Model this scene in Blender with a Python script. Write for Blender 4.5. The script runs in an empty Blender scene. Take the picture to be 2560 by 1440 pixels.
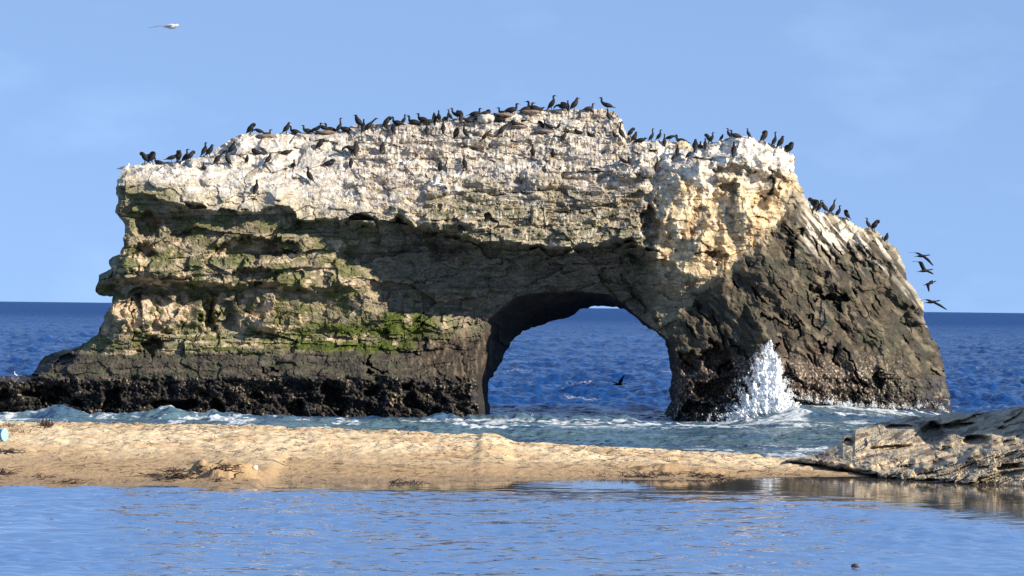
import bpy, math, random
import numpy as np
from mathutils import Vector, Matrix
R = math.radians
rng = np.random.default_rng(7)
random.seed(7)
C = bpy.context.scene.collection
scn = bpy.context.scene

# ------------------------------------------------------------------ camera, world, sun, exposure
F = 9300.0                      # focal length in photo pixels (2560 wide)
CAMZ = 4.5
PITCH = 47.5 / F
ROLL = 0.01133
cR0, cU0, cW = np.array([1, 0, 0.]), np.array([0, -math.sin(PITCH), math.cos(PITCH)]), np.array([0, math.cos(PITCH), math.sin(PITCH)])
cR = math.cos(ROLL) * cR0 + math.sin(ROLL) * cU0
cU = -math.sin(ROLL) * cR0 + math.cos(ROLL) * cU0
cam_d = bpy.data.cameras.new('camera')
cam = bpy.data.objects.new('camera', cam_d); C.objects.link(cam)
cam_d.sensor_width = 36.0
cam_d.lens = F / 2560 * 36
cam_d.clip_start = 1.0
cam_d.clip_end = 80000
cam.matrix_world = Matrix(((cR[0], cU[0], -cW[0], 0), (cR[1], cU[1], -cW[1], 0), (cR[2], cU[2], -cW[2], CAMZ), (0, 0, 0, 1)))
scn.camera = cam

SUN = np.array([1.04, -0.62, 0.58]); SUN = SUN / np.linalg.norm(SUN)   # towards the sun
sun_d = bpy.data.lights.new('sun', 'SUN'); sun_d.energy = 2.9; sun_d.angle = R(0.5); sun_d.color = (1.0, 0.90, 0.74)
sun = bpy.data.objects.new('sun', sun_d); C.objects.link(sun)
sun.rotation_euler = Vector(SUN).to_track_quat('Z', 'Y').to_euler()
sun.location = (40, -40, 60)

w = bpy.data.worlds.new('World'); scn.world = w; w.use_nodes = True
nt = w.node_tree; nt.nodes.clear()
N = nt.nodes.new; L = nt.links.new
wo = N('ShaderNodeOutputWorld'); bg = N('ShaderNodeBackground'); bg.inputs['Strength'].default_value = 0.15
sky = N('ShaderNodeTexSky'); sky.sky_type = 'NISHITA'; sky.sun_disc = False
sky.sun_elevation = math.asin(SUN[2]); sky.sun_rotation = math.atan2(SUN[0], SUN[1])
sky.altitude = 0; sky.air_density = 1.0; sky.dust_density = 0.0; sky.ozone_density = 4.0
tc = N('ShaderNodeTexCoord')
lift = N('ShaderNodeVectorMath'); lift.operation = 'ADD'; lift.inputs[1].default_value = (0, 0, 0.42)
L(tc.outputs['Generated'], lift.inputs[0]); L(lift.outputs[0], sky.inputs[0])
tint = N('ShaderNodeMixRGB'); tint.blend_type = 'MULTIPLY'; tint.inputs[0].default_value = 1.0
tint.inputs[2].default_value = (0.96, 0.825, 0.745, 1)
L(sky.outputs[0], tint.inputs[1])
# thin veil of cloud, soft and almost lost in the blue
mp = N('ShaderNodeMapping'); mp.inputs['Scale'].default_value = (14, 14, 30)
L(tc.outputs['Generated'], mp.inputs[0])
cn = N('ShaderNodeTexNoise'); cn.inputs['Scale'].default_value = 1.4; cn.inputs['Detail'].default_value = 5
L(mp.outputs[0], cn.inputs[0])
cr = N('ShaderNodeMapRange'); cr.inputs[1].default_value = 0.55; cr.inputs[2].default_value = 0.85; cr.inputs[3].default_value = 0; cr.inputs[4].default_value = 0.05
L(cn.outputs[0], cr.inputs[0])
cm = N('ShaderNodeMixRGB'); cm.inputs[2].default_value = (4.6, 6.2, 8.6, 1)
L(cr.outputs[0], cm.inputs[0]); L(tint.outputs[0], cm.inputs[1])
L(cm.outputs[0], bg.inputs[0]); L(bg.outputs[0], wo.inputs[0])

vs = scn.view_settings
vs.view_transform = 'Standard'; vs.look = 'None'; vs.exposure = 1.4; vs.gamma = 1.0; vs.use_curve_mapping = False
scn.cycles.use_denoising = True
scn.cycles.max_bounces = 7; scn.cycles.diffuse_bounces = 6; scn.cycles.glossy_bounces = 3
scn.cycles.transparent_max_bounces = 24; scn.cycles.caustics_reflective = False; scn.cycles.caustics_refractive = False

# ------------------------------------------------------------------ helpers
def hor(px): return 767.5 + (np.asarray(px, float) - 1280) * ROLL
def unproject(px, py, Y):
    """3-D point at distance Y (metres along +Y) on the sight line of photo pixel (px, py)."""
    px = np.asarray(px, float); py = np.asarray(py, float)
    a = (px - 1280) / F; b = (720 - py) / F
    d = cW[None] + a.reshape(-1, 1) * cR[None] + b.reshape(-1, 1) * cU[None]
    s = (np.asarray(Y, float).reshape(-1, 1)) / d[:, 1:2]
    p = d * s; p[:, 2] += CAMZ
    return p
def project(P):
    q = P - np.array([0, 0, CAMZ])
    z = q @ cW
    return 1280 + F * (q @ cR) / z, 720 - F * (q @ cU) / z
def sm(a, b, x):
    t = np.clip((np.asarray(x, float) - a) / (b - a), 0, 1); return t * t * (3 - 2 * t)
def mix(a, b, t): return a + (b - a) * t
def mixc(col, c, m):
    return col + (np.array(c)[None] - col) * m.reshape(-1, 1)
_perm = rng.permutation(4096).astype(np.int64)
_grad = rng.uniform(0, 2 * np.pi, 4096)
def _h(ix, iy, seed): return _perm[(_perm[(ix + seed * 131) & 4095] + iy) & 4095]
def pn(x, y, seed=0):
    """2-D gradient noise, about -0.7 … 0.7"""
    ix = np.floor(x).astype(np.int64); iy = np.floor(y).astype(np.int64)
    fx = x - ix; fy = y - iy
    u = fx * fx * fx * (fx * (fx * 6 - 15) + 10); v = fy * fy * fy * (fy * (fy * 6 - 15) + 10)
    def g(i, j):
        a = _grad[_h(ix + i, iy + j, seed)]
        return np.cos(a) * (fx - i) + np.sin(a) * (fy - j)
    a = mix(g(0, 0), g(1, 0), u); b = mix(g(0, 1), g(1, 1), u)
    return mix(a, b, v) * 1.4
def fbm(x, y, seed=0, o=4, gain=0.5):
    r = 0; a = 1.0
    for k in range(o):
        r = r + a * pn(x * 2 ** k + 17.3 * k, y * 2 ** k - 9.1 * k, seed + k); a *= gain
    return r
_r1 = rng.random(4096); _r2 = rng.random(4096); _r3 = rng.random(4096); _r4 = rng.random(4096); _r5 = rng.random(4096)
def worley(x, y, seed=0):
    """(F1, F2, id, dx, dy) of jittered cells"""
    ix = np.floor(x).astype(np.int64); iy = np.floor(y).astype(np.int64)
    f1 = np.full(x.shape, 9.0); f2 = np.full(x.shape, 9.0); cid = np.zeros(x.shape, np.int64); ddx = np.zeros(x.shape); ddy = np.zeros(x.shape)
    for i in (-1, 0, 1):
        for j in (-1, 0, 1):
            h = _h(ix + i, iy + j, seed)
            dx = x - (ix + i + _r1[h]); dy = y - (iy + j + _r2[h])
            d = dx * dx + dy * dy
            n = d < f1
            f2 = np.where(n, f1, np.minimum(f2, d)); f1 = np.where(n, d, f1)
            cid = np.where(n, h, cid); ddx = np.where(n, dx, ddx); ddy = np.where(n, dy, ddy)
    return np.sqrt(f1), np.sqrt(f2), cid, ddx, ddy
def facets(x, y, seed, tilt=1.0, off=1.0):
    """broken-rock relief: every cell a plane of its own height and tilt; second value: nearness to a joint"""
    f1, f2, c, dx, dy = worley(x, y, seed)
    h = off * (_r3[c] - 0.5) + tilt * ((_r4[c] - 0.5) * dx + (_r5[c] - 0.5) * dy)
    return h, 1 - sm(0.0, 0.10, f2 - f1), c
def beds(x, y, seed, th, ln, tilt=.5):
    """bedded, jointed rock: courses of uneven thickness cut into uneven blocks, each with its own set-back and tilt"""
    def cut(v, s2, jj=.42):
        k = np.floor(v).astype(np.int64)
        j0 = (_r1[_h(k, s2 * 0 + k * 0, seed) if np.isscalar(s2) else _h(k, s2, seed)] - .5) * jj
        j1 = (_r1[_h(k + 1, s2 * 0 + k * 0, seed) if np.isscalar(s2) else _h(k + 1, s2, seed)] - .5) * jj
        f = v - k
        k2 = np.where(f < j0, k - 1, np.where(f >= 1 + j1, k + 1, k))
        return k2, v - k2 - .5
    row, dv = cut(y / th, 0)
    seg, du = cut(x / (ln * (.6 + .9 * _r2[_h(row, row * 0 + 3, seed)])) + 37 * _r3[_h(row, row * 0, seed + 1)], row, .6)
    c = _h(row, seg, seed + 5)
    return (_r4[c] - .5) + tilt * ((_r5[c] - .5) * du + (_r1[c] - .5) * dv), c, dv
def poly_mask(poly, PX, PY):
    """even-odd, for a rectangular pixel grid"""
    gx = PX[0]; gy = PY[:, 0]; m = np.zeros(PX.shape, bool)
    x0 = poly[:, 0]; y0 = poly[:, 1]; x1 = np.roll(x0, -1); y1 = np.roll(y0, -1)
    for r, y in enumerate(gy):
        c = (y0 <= y) != (y1 <= y)
        xs = np.sort(x0[c] + (y - y0[c]) / (y1[c] - y0[c]) * (x1[c] - x0[c]))
        for a, b in zip(xs[::2], xs[1::2]): m[r, (gx >= a) & (gx < b)] = True
    return m
def seg_dist(px, py, poly):
    """distance and nearest point to a closed outline"""
    best = np.full(px.shape, 1e9); bx = np.zeros(px.shape); by = np.zeros(px.shape)
    for (ax, ay), (cx, cy) in zip(poly, np.roll(poly, -1, 0)):
        ex, ey = cx - ax, cy - ay
        t = np.clip(((px - ax) * ex + (py - ay) * ey) / (ex * ex + ey * ey + 1e-9), 0, 1)
        qx = ax + t * ex; qy = ay + t * ey
        d = (px - qx) ** 2 + (py - qy) ** 2
        n = d < best; best = np.where(n, d, best); bx = np.where(n, qx, bx); by = np.where(n, qy, by)
    return np.sqrt(best), bx, by
def roughen(poly, step=9, amp=1.6, seed=3, keep=lambda x, y: False):
    r = np.random.default_rng(seed); out = []
    for a, b in zip(poly, np.roll(poly, -1, 0)):
        n = max(1, int(np.hypot(*(b - a)) / step)); e = (b - a) / (np.hypot(*(b - a)) + 1e-9); nn = np.array([-e[1], e[0]])
        for k in range(n):
            p = a + (b - a) * k / n
            if not keep(*p): p = p + nn * r.normal(0, amp)
            out.append(p)
    return np.array(out)
def coarse_field(PX, PY, poly, f=4):
    """outline distance, computed on every f-th grid point and interpolated"""
    sub = np.s_[::f, ::f]
    d = seg_dist(PX[sub], PY[sub], poly)[0]
    gy = np.arange(PX.shape[0]) / f; gx = np.arange(PX.shape[1]) / f
    iy = np.minimum(gy.astype(int), d.shape[0] - 2); ix = np.minimum(gx.astype(int), d.shape[1] - 2)
    ty = np.clip(gy - iy, 0, 1.5)[:, None]; tx = np.clip(gx - ix, 0, 1.5)[None]
    a = d[np.ix_(iy, ix)]; b = d[np.ix_(iy, ix + 1)]; c_ = d[np.ix_(iy + 1, ix)]; e = d[np.ix_(iy + 1, ix + 1)]
    return (a * (1 - tx) + b * tx) * (1 - ty) + (c_ * (1 - tx) + e * tx) * ty
def mesh_np(name, V, Fq, smooth=True, cols=None, attrs=None, tri=False):
    me = bpy.data.meshes.new(name)
    k = 3 if tri else 4
    me.vertices.add(len(V)); me.vertices.foreach_set('co', np.asarray(V, np.float32).ravel())
    n = len(Fq)
    me.loops.add(n * k); me.loops.foreach_set('vertex_index', np.asarray(Fq, np.int32).ravel())
    me.polygons.add(n)
    me.polygons.foreach_set('loop_start', np.arange(0, n * k, k, dtype=np.int32))
    me.polygons.foreach_set('use_smooth', np.full(n, smooth))
    me.update(calc_edges=True)
    if cols is not None:
        a = me.attributes.new('Col', 'FLOAT_COLOR', 'POINT')
        a.data.foreach_set('color', np.concatenate([np.clip(cols, 0, 1), np.ones((len(V), 1))], 1).astype(np.float32).ravel())
    for k_, v in (attrs or {}).items():
        a = me.attributes.new(k_, 'FLOAT', 'POINT'); a.data.foreach_set('value', np.asarray(v, np.float32).ravel())
    return me
def link(name, me, mat, parent=None):
    o = bpy.data.objects.new(name, me); C.objects.link(o)
    if mat is not None and not me.materials: me.materials.append(mat)
    if parent is not None: o.parent = parent
    return o
def tag(o, label=None, cat=None, group=None, kind=None):
    if label: o['label'] = label
    if cat: o['category'] = cat
    if group: o['group'] = group
    if kind: o['kind'] = kind
    return o
def new_mat(name):
    m = bpy.data.materials.new(name); m.use_nodes = True; t = m.node_tree
    b = t.nodes['Principled BSDF']
    return m, t, b
def noise_node(t, scale, detail=4, vec=None, stretch=None, rough=0.55):
    n = t.nodes.new('ShaderNodeTexNoise'); n.inputs['Scale'].default_value = scale; n.inputs['Detail'].default_value = detail
    n.inputs['Roughness'].default_value = rough
    g = t.nodes.new('ShaderNodeNewGeometry'); src = g.outputs['Position']
    if stretch:
        m = t.nodes.new('ShaderNodeMapping'); m.inputs['Scale'].default_value = stretch
        t.links.new(src, m.inputs[0]); src = m.outputs[0]
    t.links.new(src, n.inputs['Vector'])
    return n
def bump_node(t, height, strength, dist, normal=None):
    b = t.nodes.new('ShaderNodeBump'); b.inputs['Strength'].default_value = strength; b.inputs['Distance'].default_value = dist
    t.links.new(height, b.inputs['Height'])
    if normal is not None: t.links.new(normal, b.inputs['Normal'])
    return b
def ramp(t, src, a, b, lo, hi):
    m = t.nodes.new('ShaderNodeMapRange'); t.links.new(src, m.inputs[0])
    for i, v in zip((1, 2, 3, 4), (a, b, lo, hi)): m.inputs[i].default_value = v
    return m.outputs[0]
def attr(t, name):
    a = t.nodes.new('ShaderNodeAttribute'); a.attribute_name = name; return a
def mixrgb(t, fac, a, b, mode='MIX'):
    m = t.nodes.new('ShaderNodeMixRGB'); m.blend_type = mode
    for i, v in zip((0, 1, 2), (fac, a, b)):
        if hasattr(v, 'is_linked') or hasattr(v, 'links'): t.links.new(v, m.inputs[i])
        elif isinstance(v, (int, float)): m.inputs[i].default_value = v
        else: m.inputs[i].default_value = (*v, 1)
    return m.outputs[0]

# ------------------------------------------------------------------ materials
def rock_material(name, bump=0.5):
    m, t, b = new_mat(name)
    col = attr(t, 'Col').outputs['Color']
    n1 = noise_node(t, 9, 6); n2 = noise_node(t, 2.2, 5, stretch=(1, 1, 2.4))
    c = mixrgb(t, 1.0, col, mixrgb(t, ramp(t, n1.outputs[0], 0.3, 0.7, 0, 1), (0.74, 0.74, 0.76), (1.22, 1.2, 1.16)), 'MULTIPLY')
    c = mixrgb(t, 1.0, c, mixrgb(t, ramp(t, n2.outputs[0], 0.3, 0.7, 0, 1), (0.82, 0.83, 0.84), (1.14, 1.13, 1.1)), 'MULTIPLY')
    t.links.new(c, b.inputs['Base Color'])
    wet = attr(t, 'wet').outputs['Fac']
    t.links.new(ramp(t, wet, 0, 1, 0.92, 0.38), b.inputs['Roughness'])
    b.inputs['Specular IOR Level'].default_value = 0.25
    bb = bump_node(t, noise_node(t, 22, 5).outputs[0], bump, 0.03)
    bb = bump_node(t, noise_node(t, 7, 5).outputs[0], bump, 0.08, bb.outputs[0])
    t.links.new(bb.outputs[0], b.inputs['Normal'])
    return m
M_rock = rock_material('rock')

def water_material(name, deep, shallow, rough, bumps):
    m, t, b = new_mat(name); b.inputs['Specular IOR Level'].default_value = 0.3
    sh = attr(t, 'shallow').outputs['Fac']; fo = attr(t, 'foam').outputs['Fac']
    c = mixrgb(t, sh, deep, shallow)
    fn = noise_node(t, 9, 6, stretch=(0.8, 0.45, 1), rough=0.75)
    fsum = t.nodes.new('ShaderNodeMath'); fsum.operation = 'ADD'
    t.links.new(fo, fsum.inputs[0]); t.links.new(ramp(t, fn.outputs[0], 0.3, 0.7, -0.5, 0.5), fsum.inputs[1])
    fm = ramp(t, fsum.outputs[0], 0.38, 0.95, 0, 1)
    c = mixrgb(t, fm, c, (0.62, 0.65, 0.66))
    t.links.new(c, b.inputs['Base Color'])
    fa = attr(t, 'far').outputs['Fac']
    mr = t.nodes.new('ShaderNodeMath'); mr.operation = 'MAXIMUM'
    t.links.new(ramp(t, fm, 0, 1, rough, 0.9), mr.inputs[0]); t.links.new(ramp(t, fa, 0, 1, rough, .36), mr.inputs[1])
    t.links.new(mr.outputs[0], b.inputs['Roughness'])
    b.inputs['IOR'].default_value = 1.15
    prev = None
    for sc_, st, stretch, d in bumps:
        bb = bump_node(t, noise_node(t, sc_, 3, stretch=stretch).outputs[0], st, d, prev)
        prev = bb.outputs[0]
    t.links.new(prev, b.inputs['Normal'])
    return m
M_sea = water_material('sea_water', (0.003, 0.044, 0.180), (0.085, 0.15, 0.185), 0.14,
                       [(1.0, 1.0, (0.6, 0.9, 1), 0.45), (1.0, 1.0, (1.8, 2.6, 1), 0.20)])
M_lagoon, t_, b_ = new_mat('lagoon_water')
b_.inputs['Roughness'].default_value = 0.04; b_.inputs['IOR'].default_value = 2.0
calm = attr(t_, 'calm').outputs['Fac']
t_.links.new(mixrgb(t_, ramp(t_, calm, 0.4, 1, 0, 1), (0.115, 0.23, 0.46), (0.10, 0.09, 0.075)), b_.inputs['Base Color'])
bb_ = bump_node(t_, noise_node(t_, 1.0, 3, stretch=(2.2, 3.0, 1)).outputs[0], 0.5, 0.03)
bb2_ = bump_node(t_, noise_node(t_, 1.0, 2, stretch=(6, 8.0, 1)).outputs[0], 0.5, 0.01, bb_.outputs[0])
for q in (bb_, bb2_): t_.links.new(ramp(t_, calm, 0, 1, .1, 0.02), q.inputs['Strength'])
t_.links.new(bb2_.outputs[0], b_.inputs['Normal'])

M_sand, t_, b_ = new_mat('sand')
col_ = attr(t_, 'Col').outputs['Color']
n_ = noise_node(t_, 5, 8, stretch=(1, 0.35, 1), rough=0.7)
c_ = mixrgb(t_, 1.0, col_, mixrgb(t_, ramp(t_, n_.outputs[0], 0.3, 0.7, 0, 1), (0.80, 0.78, 0.75), (1.16, 1.16, 1.16)), 'MULTIPLY')
t_.links.new(c_, b_.inputs['Base Color']); b_.inputs['Roughness'].default_value = 0.95
b_.inputs['Specular IOR Level'].default_value = 0.15
bb_ = bump_node(t_, noise_node(t_, 7, 6, stretch=(1, 0.5, 1)).outputs[0], 0.8, 0.06)
t_.links.new(bb_.outputs[0], b_.inputs['Normal'])

def plain(name, c, rough=0.6, var=0.25, scale=30, spec=0.4):
    m, t, b = new_mat(name)
    n = noise_node(t, scale, 3)
    lo = tuple(x * (1 - var) for x in c); hi = tuple(min(1, x * (1 + var)) for x in c)
    t.links.new(mixrgb(t, ramp(t, n.outputs[0], 0.3, 0.7, 0, 1), lo, hi), b.inputs['Base Color'])
    b.inputs['Roughness'].default_value = rough; b.inputs['Specular IOR Level'].default_value = spec
    return m
M_bird = plain('black_plumage', (0.012, 0.0115, 0.012), 0.65, 0.4, 30, 0.2)
t_ = M_bird.node_tree; oi_ = t_.nodes.new('ShaderNodeObjectInfo'); b_ = t_.nodes['Principled BSDF']
src_ = b_.inputs['Base Color'].links[0].from_socket
t_.links.new(mixrgb(t_, ramp(t_, oi_.outputs['Random'], .55, 1, 0, .75), src_, (.040, .030, .024)), b_.inputs['Base Color'])
M_beak = plain('dark_beak', (0.07, 0.065, 0.06), 0.45)
M_leg = plain('dark_leg', (0.03, 0.028, 0.028), 0.5)
M_white = plain('white_plumage', (0.78, 0.77, 0.74), 0.7, 0.08)
M_grey = plain('grey_plumage', (0.20, 0.21, 0.23), 0.7, 0.15)
M_yellow = plain('yellow_beak', (0.6, 0.42, 0.1), 0.5)
M_kelp = plain('kelp', (0.045, 0.026, 0.016), 0.55, 0.5, 12)
M_kelp_dry = plain('dry_kelp', (0.10, 0.06, 0.034), 0.7, 0.5, 9)
M_blue = plain('blue_plastic', (0.05, 0.33, 0.85), 0.35, 0.06)
M_pale = plain('pale_blue_plastic', (0.30, 0.62, 0.80), 0.35, 0.06)
M_shell = plain('pale_stone', (0.75, 0.72, 0.64), 0.7, 0.1)
M_nest = plain('nest_weed', (0.20, 0.15, 0.11), 0.9, 0.4, 14)
M_whitewater = plain('white_water', (0.93, 0.95, 0.96), 0.8, 0.06, 14, 0.2)
M_spray, t_, b_ = new_mat('spray')
b_.inputs['Base Color'].default_value = (0.97, 0.98, 0.985, 1); b_.inputs['Roughness'].default_value = 0.4
tl_ = t_.nodes.new('ShaderNodeBsdfTranslucent'); tl_.inputs[0].default_value = (.97, .98, .985, 1)
ms_ = t_.nodes.new('ShaderNodeMixShader'); ms_.inputs[0].default_value = .4
t_.links.new(b_.outputs[0], ms_.inputs[1]); t_.links.new(tl_.outputs[0], ms_.inputs[2]); tr_ = t_.nodes.new('ShaderNodeBsdfTransparent'); mt_ = t_.nodes.new('ShaderNodeMixShader'); mt_.inputs[0].default_value = .45
t_.links.new(ms_.outputs[0], mt_.inputs[1]); t_.links.new(tr_.outputs[0], mt_.inputs[2]); t_.links.new(mt_.outputs[0], t_.nodes['Material Output'].inputs[0])
b_.inputs['Roughness'].default_value = .8

# ------------------------------------------------------------------ the sea arch
ROCK_Y = 150.0
outer = np.array([(-260, 1300), (-260, 944), (0, 940), (40, 941), (80, 937), (85, 932), (98, 908), (112, 890), (135, 881), (155, 875), (180, 872), (202, 865), (215, 856),
 (230, 845), (245, 836), (247, 828), (260, 800), (261, 793), (268, 777), (275, 768), (281, 750), (282, 741), (260, 741), (247, 737), (240, 728), (237, 719), (245, 704), (246, 693),
 (247, 687), (265, 680), (277, 672), (274, 660), (272, 651), (282, 642), (299, 635), (310, 615), (306, 597), (312, 585), (312, 561), (305, 552), (296, 540), (287, 530),
 (290, 515), (294, 500), (292, 485), (290, 470), (297, 443), (300, 434), (317, 423), (340, 411), (374, 406), (414, 405), (464, 402), (483, 395), (506, 391), (526, 388), (536, 375),
 (553, 363), (577, 349), (589, 341), (600, 338), (623, 333), (652, 338), (687, 337), (703, 331), (744, 332), (755, 331), (805, 330), (850, 328), (875, 317), (887, 314), (928, 310),
 (959, 308), (1020, 307), (1061, 302), (1114, 300), (1144, 297), (1166, 294), (1180, 289), (1239, 287), (1288, 280), (1347, 275), (1394, 273), (1457, 274), (1488, 273),
 (1504, 271), (1515, 274), (1535, 278), (1545, 289), (1554, 301), (1559, 313), (1563, 327), (1569, 337), (1608, 353), (1650, 352), (1691, 356), (1722, 362), (1735, 368), (1768, 356), (1792, 355),
 (1800, 351), (1818, 346), (1827, 343), (1842, 341), (1863, 342), (1882, 342), (1891, 347), (1902, 353), (1920, 356), (1932, 361), (1952, 368), (1966, 379), (1985, 387),
 (1988, 396), (1985, 418), (1985, 428), (1993, 440), (1996, 458), (2007, 471), (2016, 498), (2024, 510), (2035, 523), (2054, 531), (2071, 532), (2085, 535), (2100, 543),
 (2117, 546), (2131, 557), (2145, 567), (2165, 570), (2180, 571), (2195, 580), (2204, 589), (2220, 605), (2246, 623), (2250, 642), (2262, 665), (2266, 697), (2282, 717),
 (2297, 740), (2311, 762), (2310, 795), (2320, 820), (2332, 850), (2347, 862), (2354, 895), (2362, 925), (2367, 970), (2375, 990), (2378, 1025), (2386, 1060), (2400, 1300)], float)
hole = np.array([(1229, 1300), (1228, 1050), (1225, 1015), (1219, 992), (1220, 955), (1232, 940), (1245, 918), (1257, 903), (1261, 882), (1272, 867), (1285, 847), (1307, 830), (1337, 817),
 (1370, 807), (1400, 797), (1420, 795), (1437, 787), (1450, 773), (1487, 765), (1532, 767), (1560, 772), (1575, 782), (1590, 792), (1607, 812), (1630, 825), (1650, 837), (1662, 852),
 (1669, 872), (1672, 898), (1672, 920), (1680, 934), (1680, 955), (1671, 975), (1677, 1000), (1667, 1020), (1657, 1042), (1653, 1060), (1648, 1300)], float)
under = lambda x, y: y > 1080 or x < -200
outer_r = roughen(outer, 7, 1.1, 3, under); hole_r = roughen(hole, 8, 1.3, 4, under)
# line where the front of the rock turns into the tunnel
lip = np.array([(1200, 1300), (1199, 1050), (1194, 980), (1188, 930), (1192, 880), (1205, 830), (1218, 800), (1262, 765), (1290, 742), (1340, 733), (1440, 728), (1520, 735), (1560, 760), (1590, 788), (1625, 815),
 (1660, 840), (1686, 868), (1697, 910), (1704, 960), (1698, 1000), (1690, 1030), (1682, 1060), (1680, 1300)], float)

# guide curves from skyline to water: (x, y) and (x, depth in metres behind Y = 150)
KY, KD = [], []
def curve(y, d):
    KY.append(np.array(y, float)); KD.append(np.array(d, float))
curve([(-260, 930), (0, 935), (80, 930), (155, 875), (230, 845), (245, 690), (280, 640), (299, 432), (414, 403), (526, 388), (600, 338), (760, 330), (928, 310), (1180, 290), (1500, 272), (1545, 289), (1569, 337), (1735, 368),
       (1842, 341), (1952, 368), (1990, 430), (2024, 510), (2145, 567), (2246, 623), (2311, 762), (2386, 1000)],
      [(-260, 3), (80, 2.4), (240, 2.0), (300, 2.0), (360, 2.4), (430, 3.0), (600, 4.6), (900, 5.6), (1200, 6.2), (1500, 6.6), (1560, 5.8), (1700, 4.6), (1840, 3.6), (1900, 2.8), (1990, 2.2), (2100, 2.9), (2250, 4.5), (2380, 6.5)])
curve([(-260, 938), (80, 934), (200, 868), (245, 695), (285, 645), (300, 446), (350, 424), (500, 420), (640, 400), (760, 416), (900, 432), (1000, 440), (1200, 440), (1400, 430), (1600, 432), (1650, 436), (1700, 402), (1850, 388), (1950, 405), (1990, 450), (2020, 520), (2100, 580), (2250, 660), (2311, 780), (2390, 1010)],
      [(-260, 2.2), (80, 2), (240, 1.6), (300, 1.1), (430, 1.2), (640, 2.4), (900, 2.6), (1200, 3.0), (1500, 3.2), (1620, 2.4), (1700, 1.2), (1850, 0.5), (1950, 0.9), (2020, 1.5), (2100, 1.9), (2250, 3.4), (2380, 5.8)])
curve([(-260, 940), (80, 936), (200, 870), (245, 700), (290, 650), (300, 470), (430, 498), (480, 512), (560, 518), (640, 533), (690, 515), (760, 541), (870, 540), (940, 552), (1000, 536), (1040, 562), (1120, 577), (1180, 590), (1290, 612), (1400, 620), (1500, 612), (1585, 600), (1640, 640), (1700, 690), (1800, 700), (1900, 720), (2000, 700), (2100, 720), (2300, 800), (2390, 1015)],
      [(-260, 1.6), (80, 1.5), (240, 1.2), (300, .6), (430, .2), (640, .1), (870, .1), (1000, .0), (1180, -.1), (1400, -.15), (1585, .1), (1625, -.3), (1700, -.9), (1900, -1.0), (2000, -.3), (2100, .4), (2200, 1.3), (2300, 2.8), (2380, 5.2)])
curve([(-260, 942), (80, 938), (200, 872), (245, 704), (290, 656), (300, 480), (430, 508), (480, 522), (560, 528), (640, 543), (690, 526), (760, 552), (870, 551), (940, 563), (1000, 548), (1040, 574), (1120, 589), (1180, 603), (1290, 626), (1400, 634), (1500, 626), (1585, 614), (1640, 652), (1700, 702), (1800, 712), (1900, 732), (2000, 712), (2100, 732), (2300, 812), (2390, 1018)],
      [(-260, 1.5), (80, 1.4), (240, 1.1), (300, .7), (430, 1.0), (640, 1.05), (870, 1.5), (1000, 2.5), (1180, 3.0), (1400, 2.6), (1585, 2.3), (1625, 1.2), (1660, -.1), (1700, -.6), (1900, -1.05), (2000, -.3), (2100, .4), (2200, 1.3), (2300, 2.7), (2380, 5.1)])
curve([(-260, 943), (80, 939), (200, 874), (245, 707), (290, 662), (300, 590), (430, 585), (560, 588), (640, 594), (760, 600), (870, 640), (1000, 680), (1180, 690), (1400, 700), (1585, 690), (1640, 725), (1700, 750), (1900, 790), (2100, 830), (2300, 880), (2390, 1020)],
      [(-260, 1.4), (80, 1.3), (240, 1.0), (300, .5), (430, 1.0), (640, .75), (760, 1.1), (870, 2.0), (1000, 2.8), (1180, 3.2), (1400, 3.3), (1585, 2.9), (1640, 1.0), (1700, -.2), (1900, -1.1), (2000, -.6), (2100, 0), (2200, .9), (2300, 2.2), (2380, 5)])
curve([(-260, 944), (80, 940), (200, 876), (238, 722), (290, 690), (430, 698), (520, 700), (640, 708), (700, 712), (760, 716), (870, 722), (1000, 752), (1180, 765), (1400, 730), (1640, 745), (1700, 780), (1900, 810), (2100, 850), (2300, 890), (2390, 1022)],
      [(-260, 1.3), (80, 1.2), (240, .5), (300, .0), (430, .0), (640, .4), (700, .6), (870, 1.6), (1000, 2.7), (1180, 3.3), (1400, 4.2), (1600, 3.0), (1640, .9), (1700, -.2), (1900, -1.2), (2100, -.2), (2200, .7), (2300, 2.0), (2380, 4.8)])
curve([(-260, 945), (80, 941), (200, 878), (238, 738), (290, 712), (430, 716), (520, 718), (640, 724), (700, 727), (760, 730), (870, 737), (1000, 768), (1180, 780), (1400, 745), (1640, 760), (1700, 800), (1900, 830), (2100, 870), (2300, 900), (2390, 1024)],
      [(-260, 1.2), (80, 1.1), (240, 1.3), (300, 1.3), (430, 1.3), (640, 1.35), (700, 1.35), (870, 1.9), (1000, 2.6), (1180, 3.2), (1400, 4.4), (1600, 2.6), (1640, .7), (1700, -.2), (1900, -1.25), (2100, -.3), (2200, .6), (2300, 1.9), (2380, 4.6)])
curve([(-260, 946), (80, 942), (200, 880), (250, 830), (300, 815), (430, 815), (520, 822), (640, 826), (760, 832), (900, 836), (1000, 838), (1100, 832), (1180, 850), (1680, 880), (1900, 880), (2100, 900), (2300, 930), (2390, 1026)],
      [(-260, 1.1), (80, 1.0), (200, 1.1), (300, 1.0), (430, 1.1), (640, 1.2), (870, 1.4), (1000, 1.7), (1100, 2.0), (1180, 2.2), (1640, .1), (1700, -.3), (1800, -.7), (1900, -1.3), (2100, -.5), (2200, .3), (2300, 1.5), (2380, 4.2)])
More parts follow.
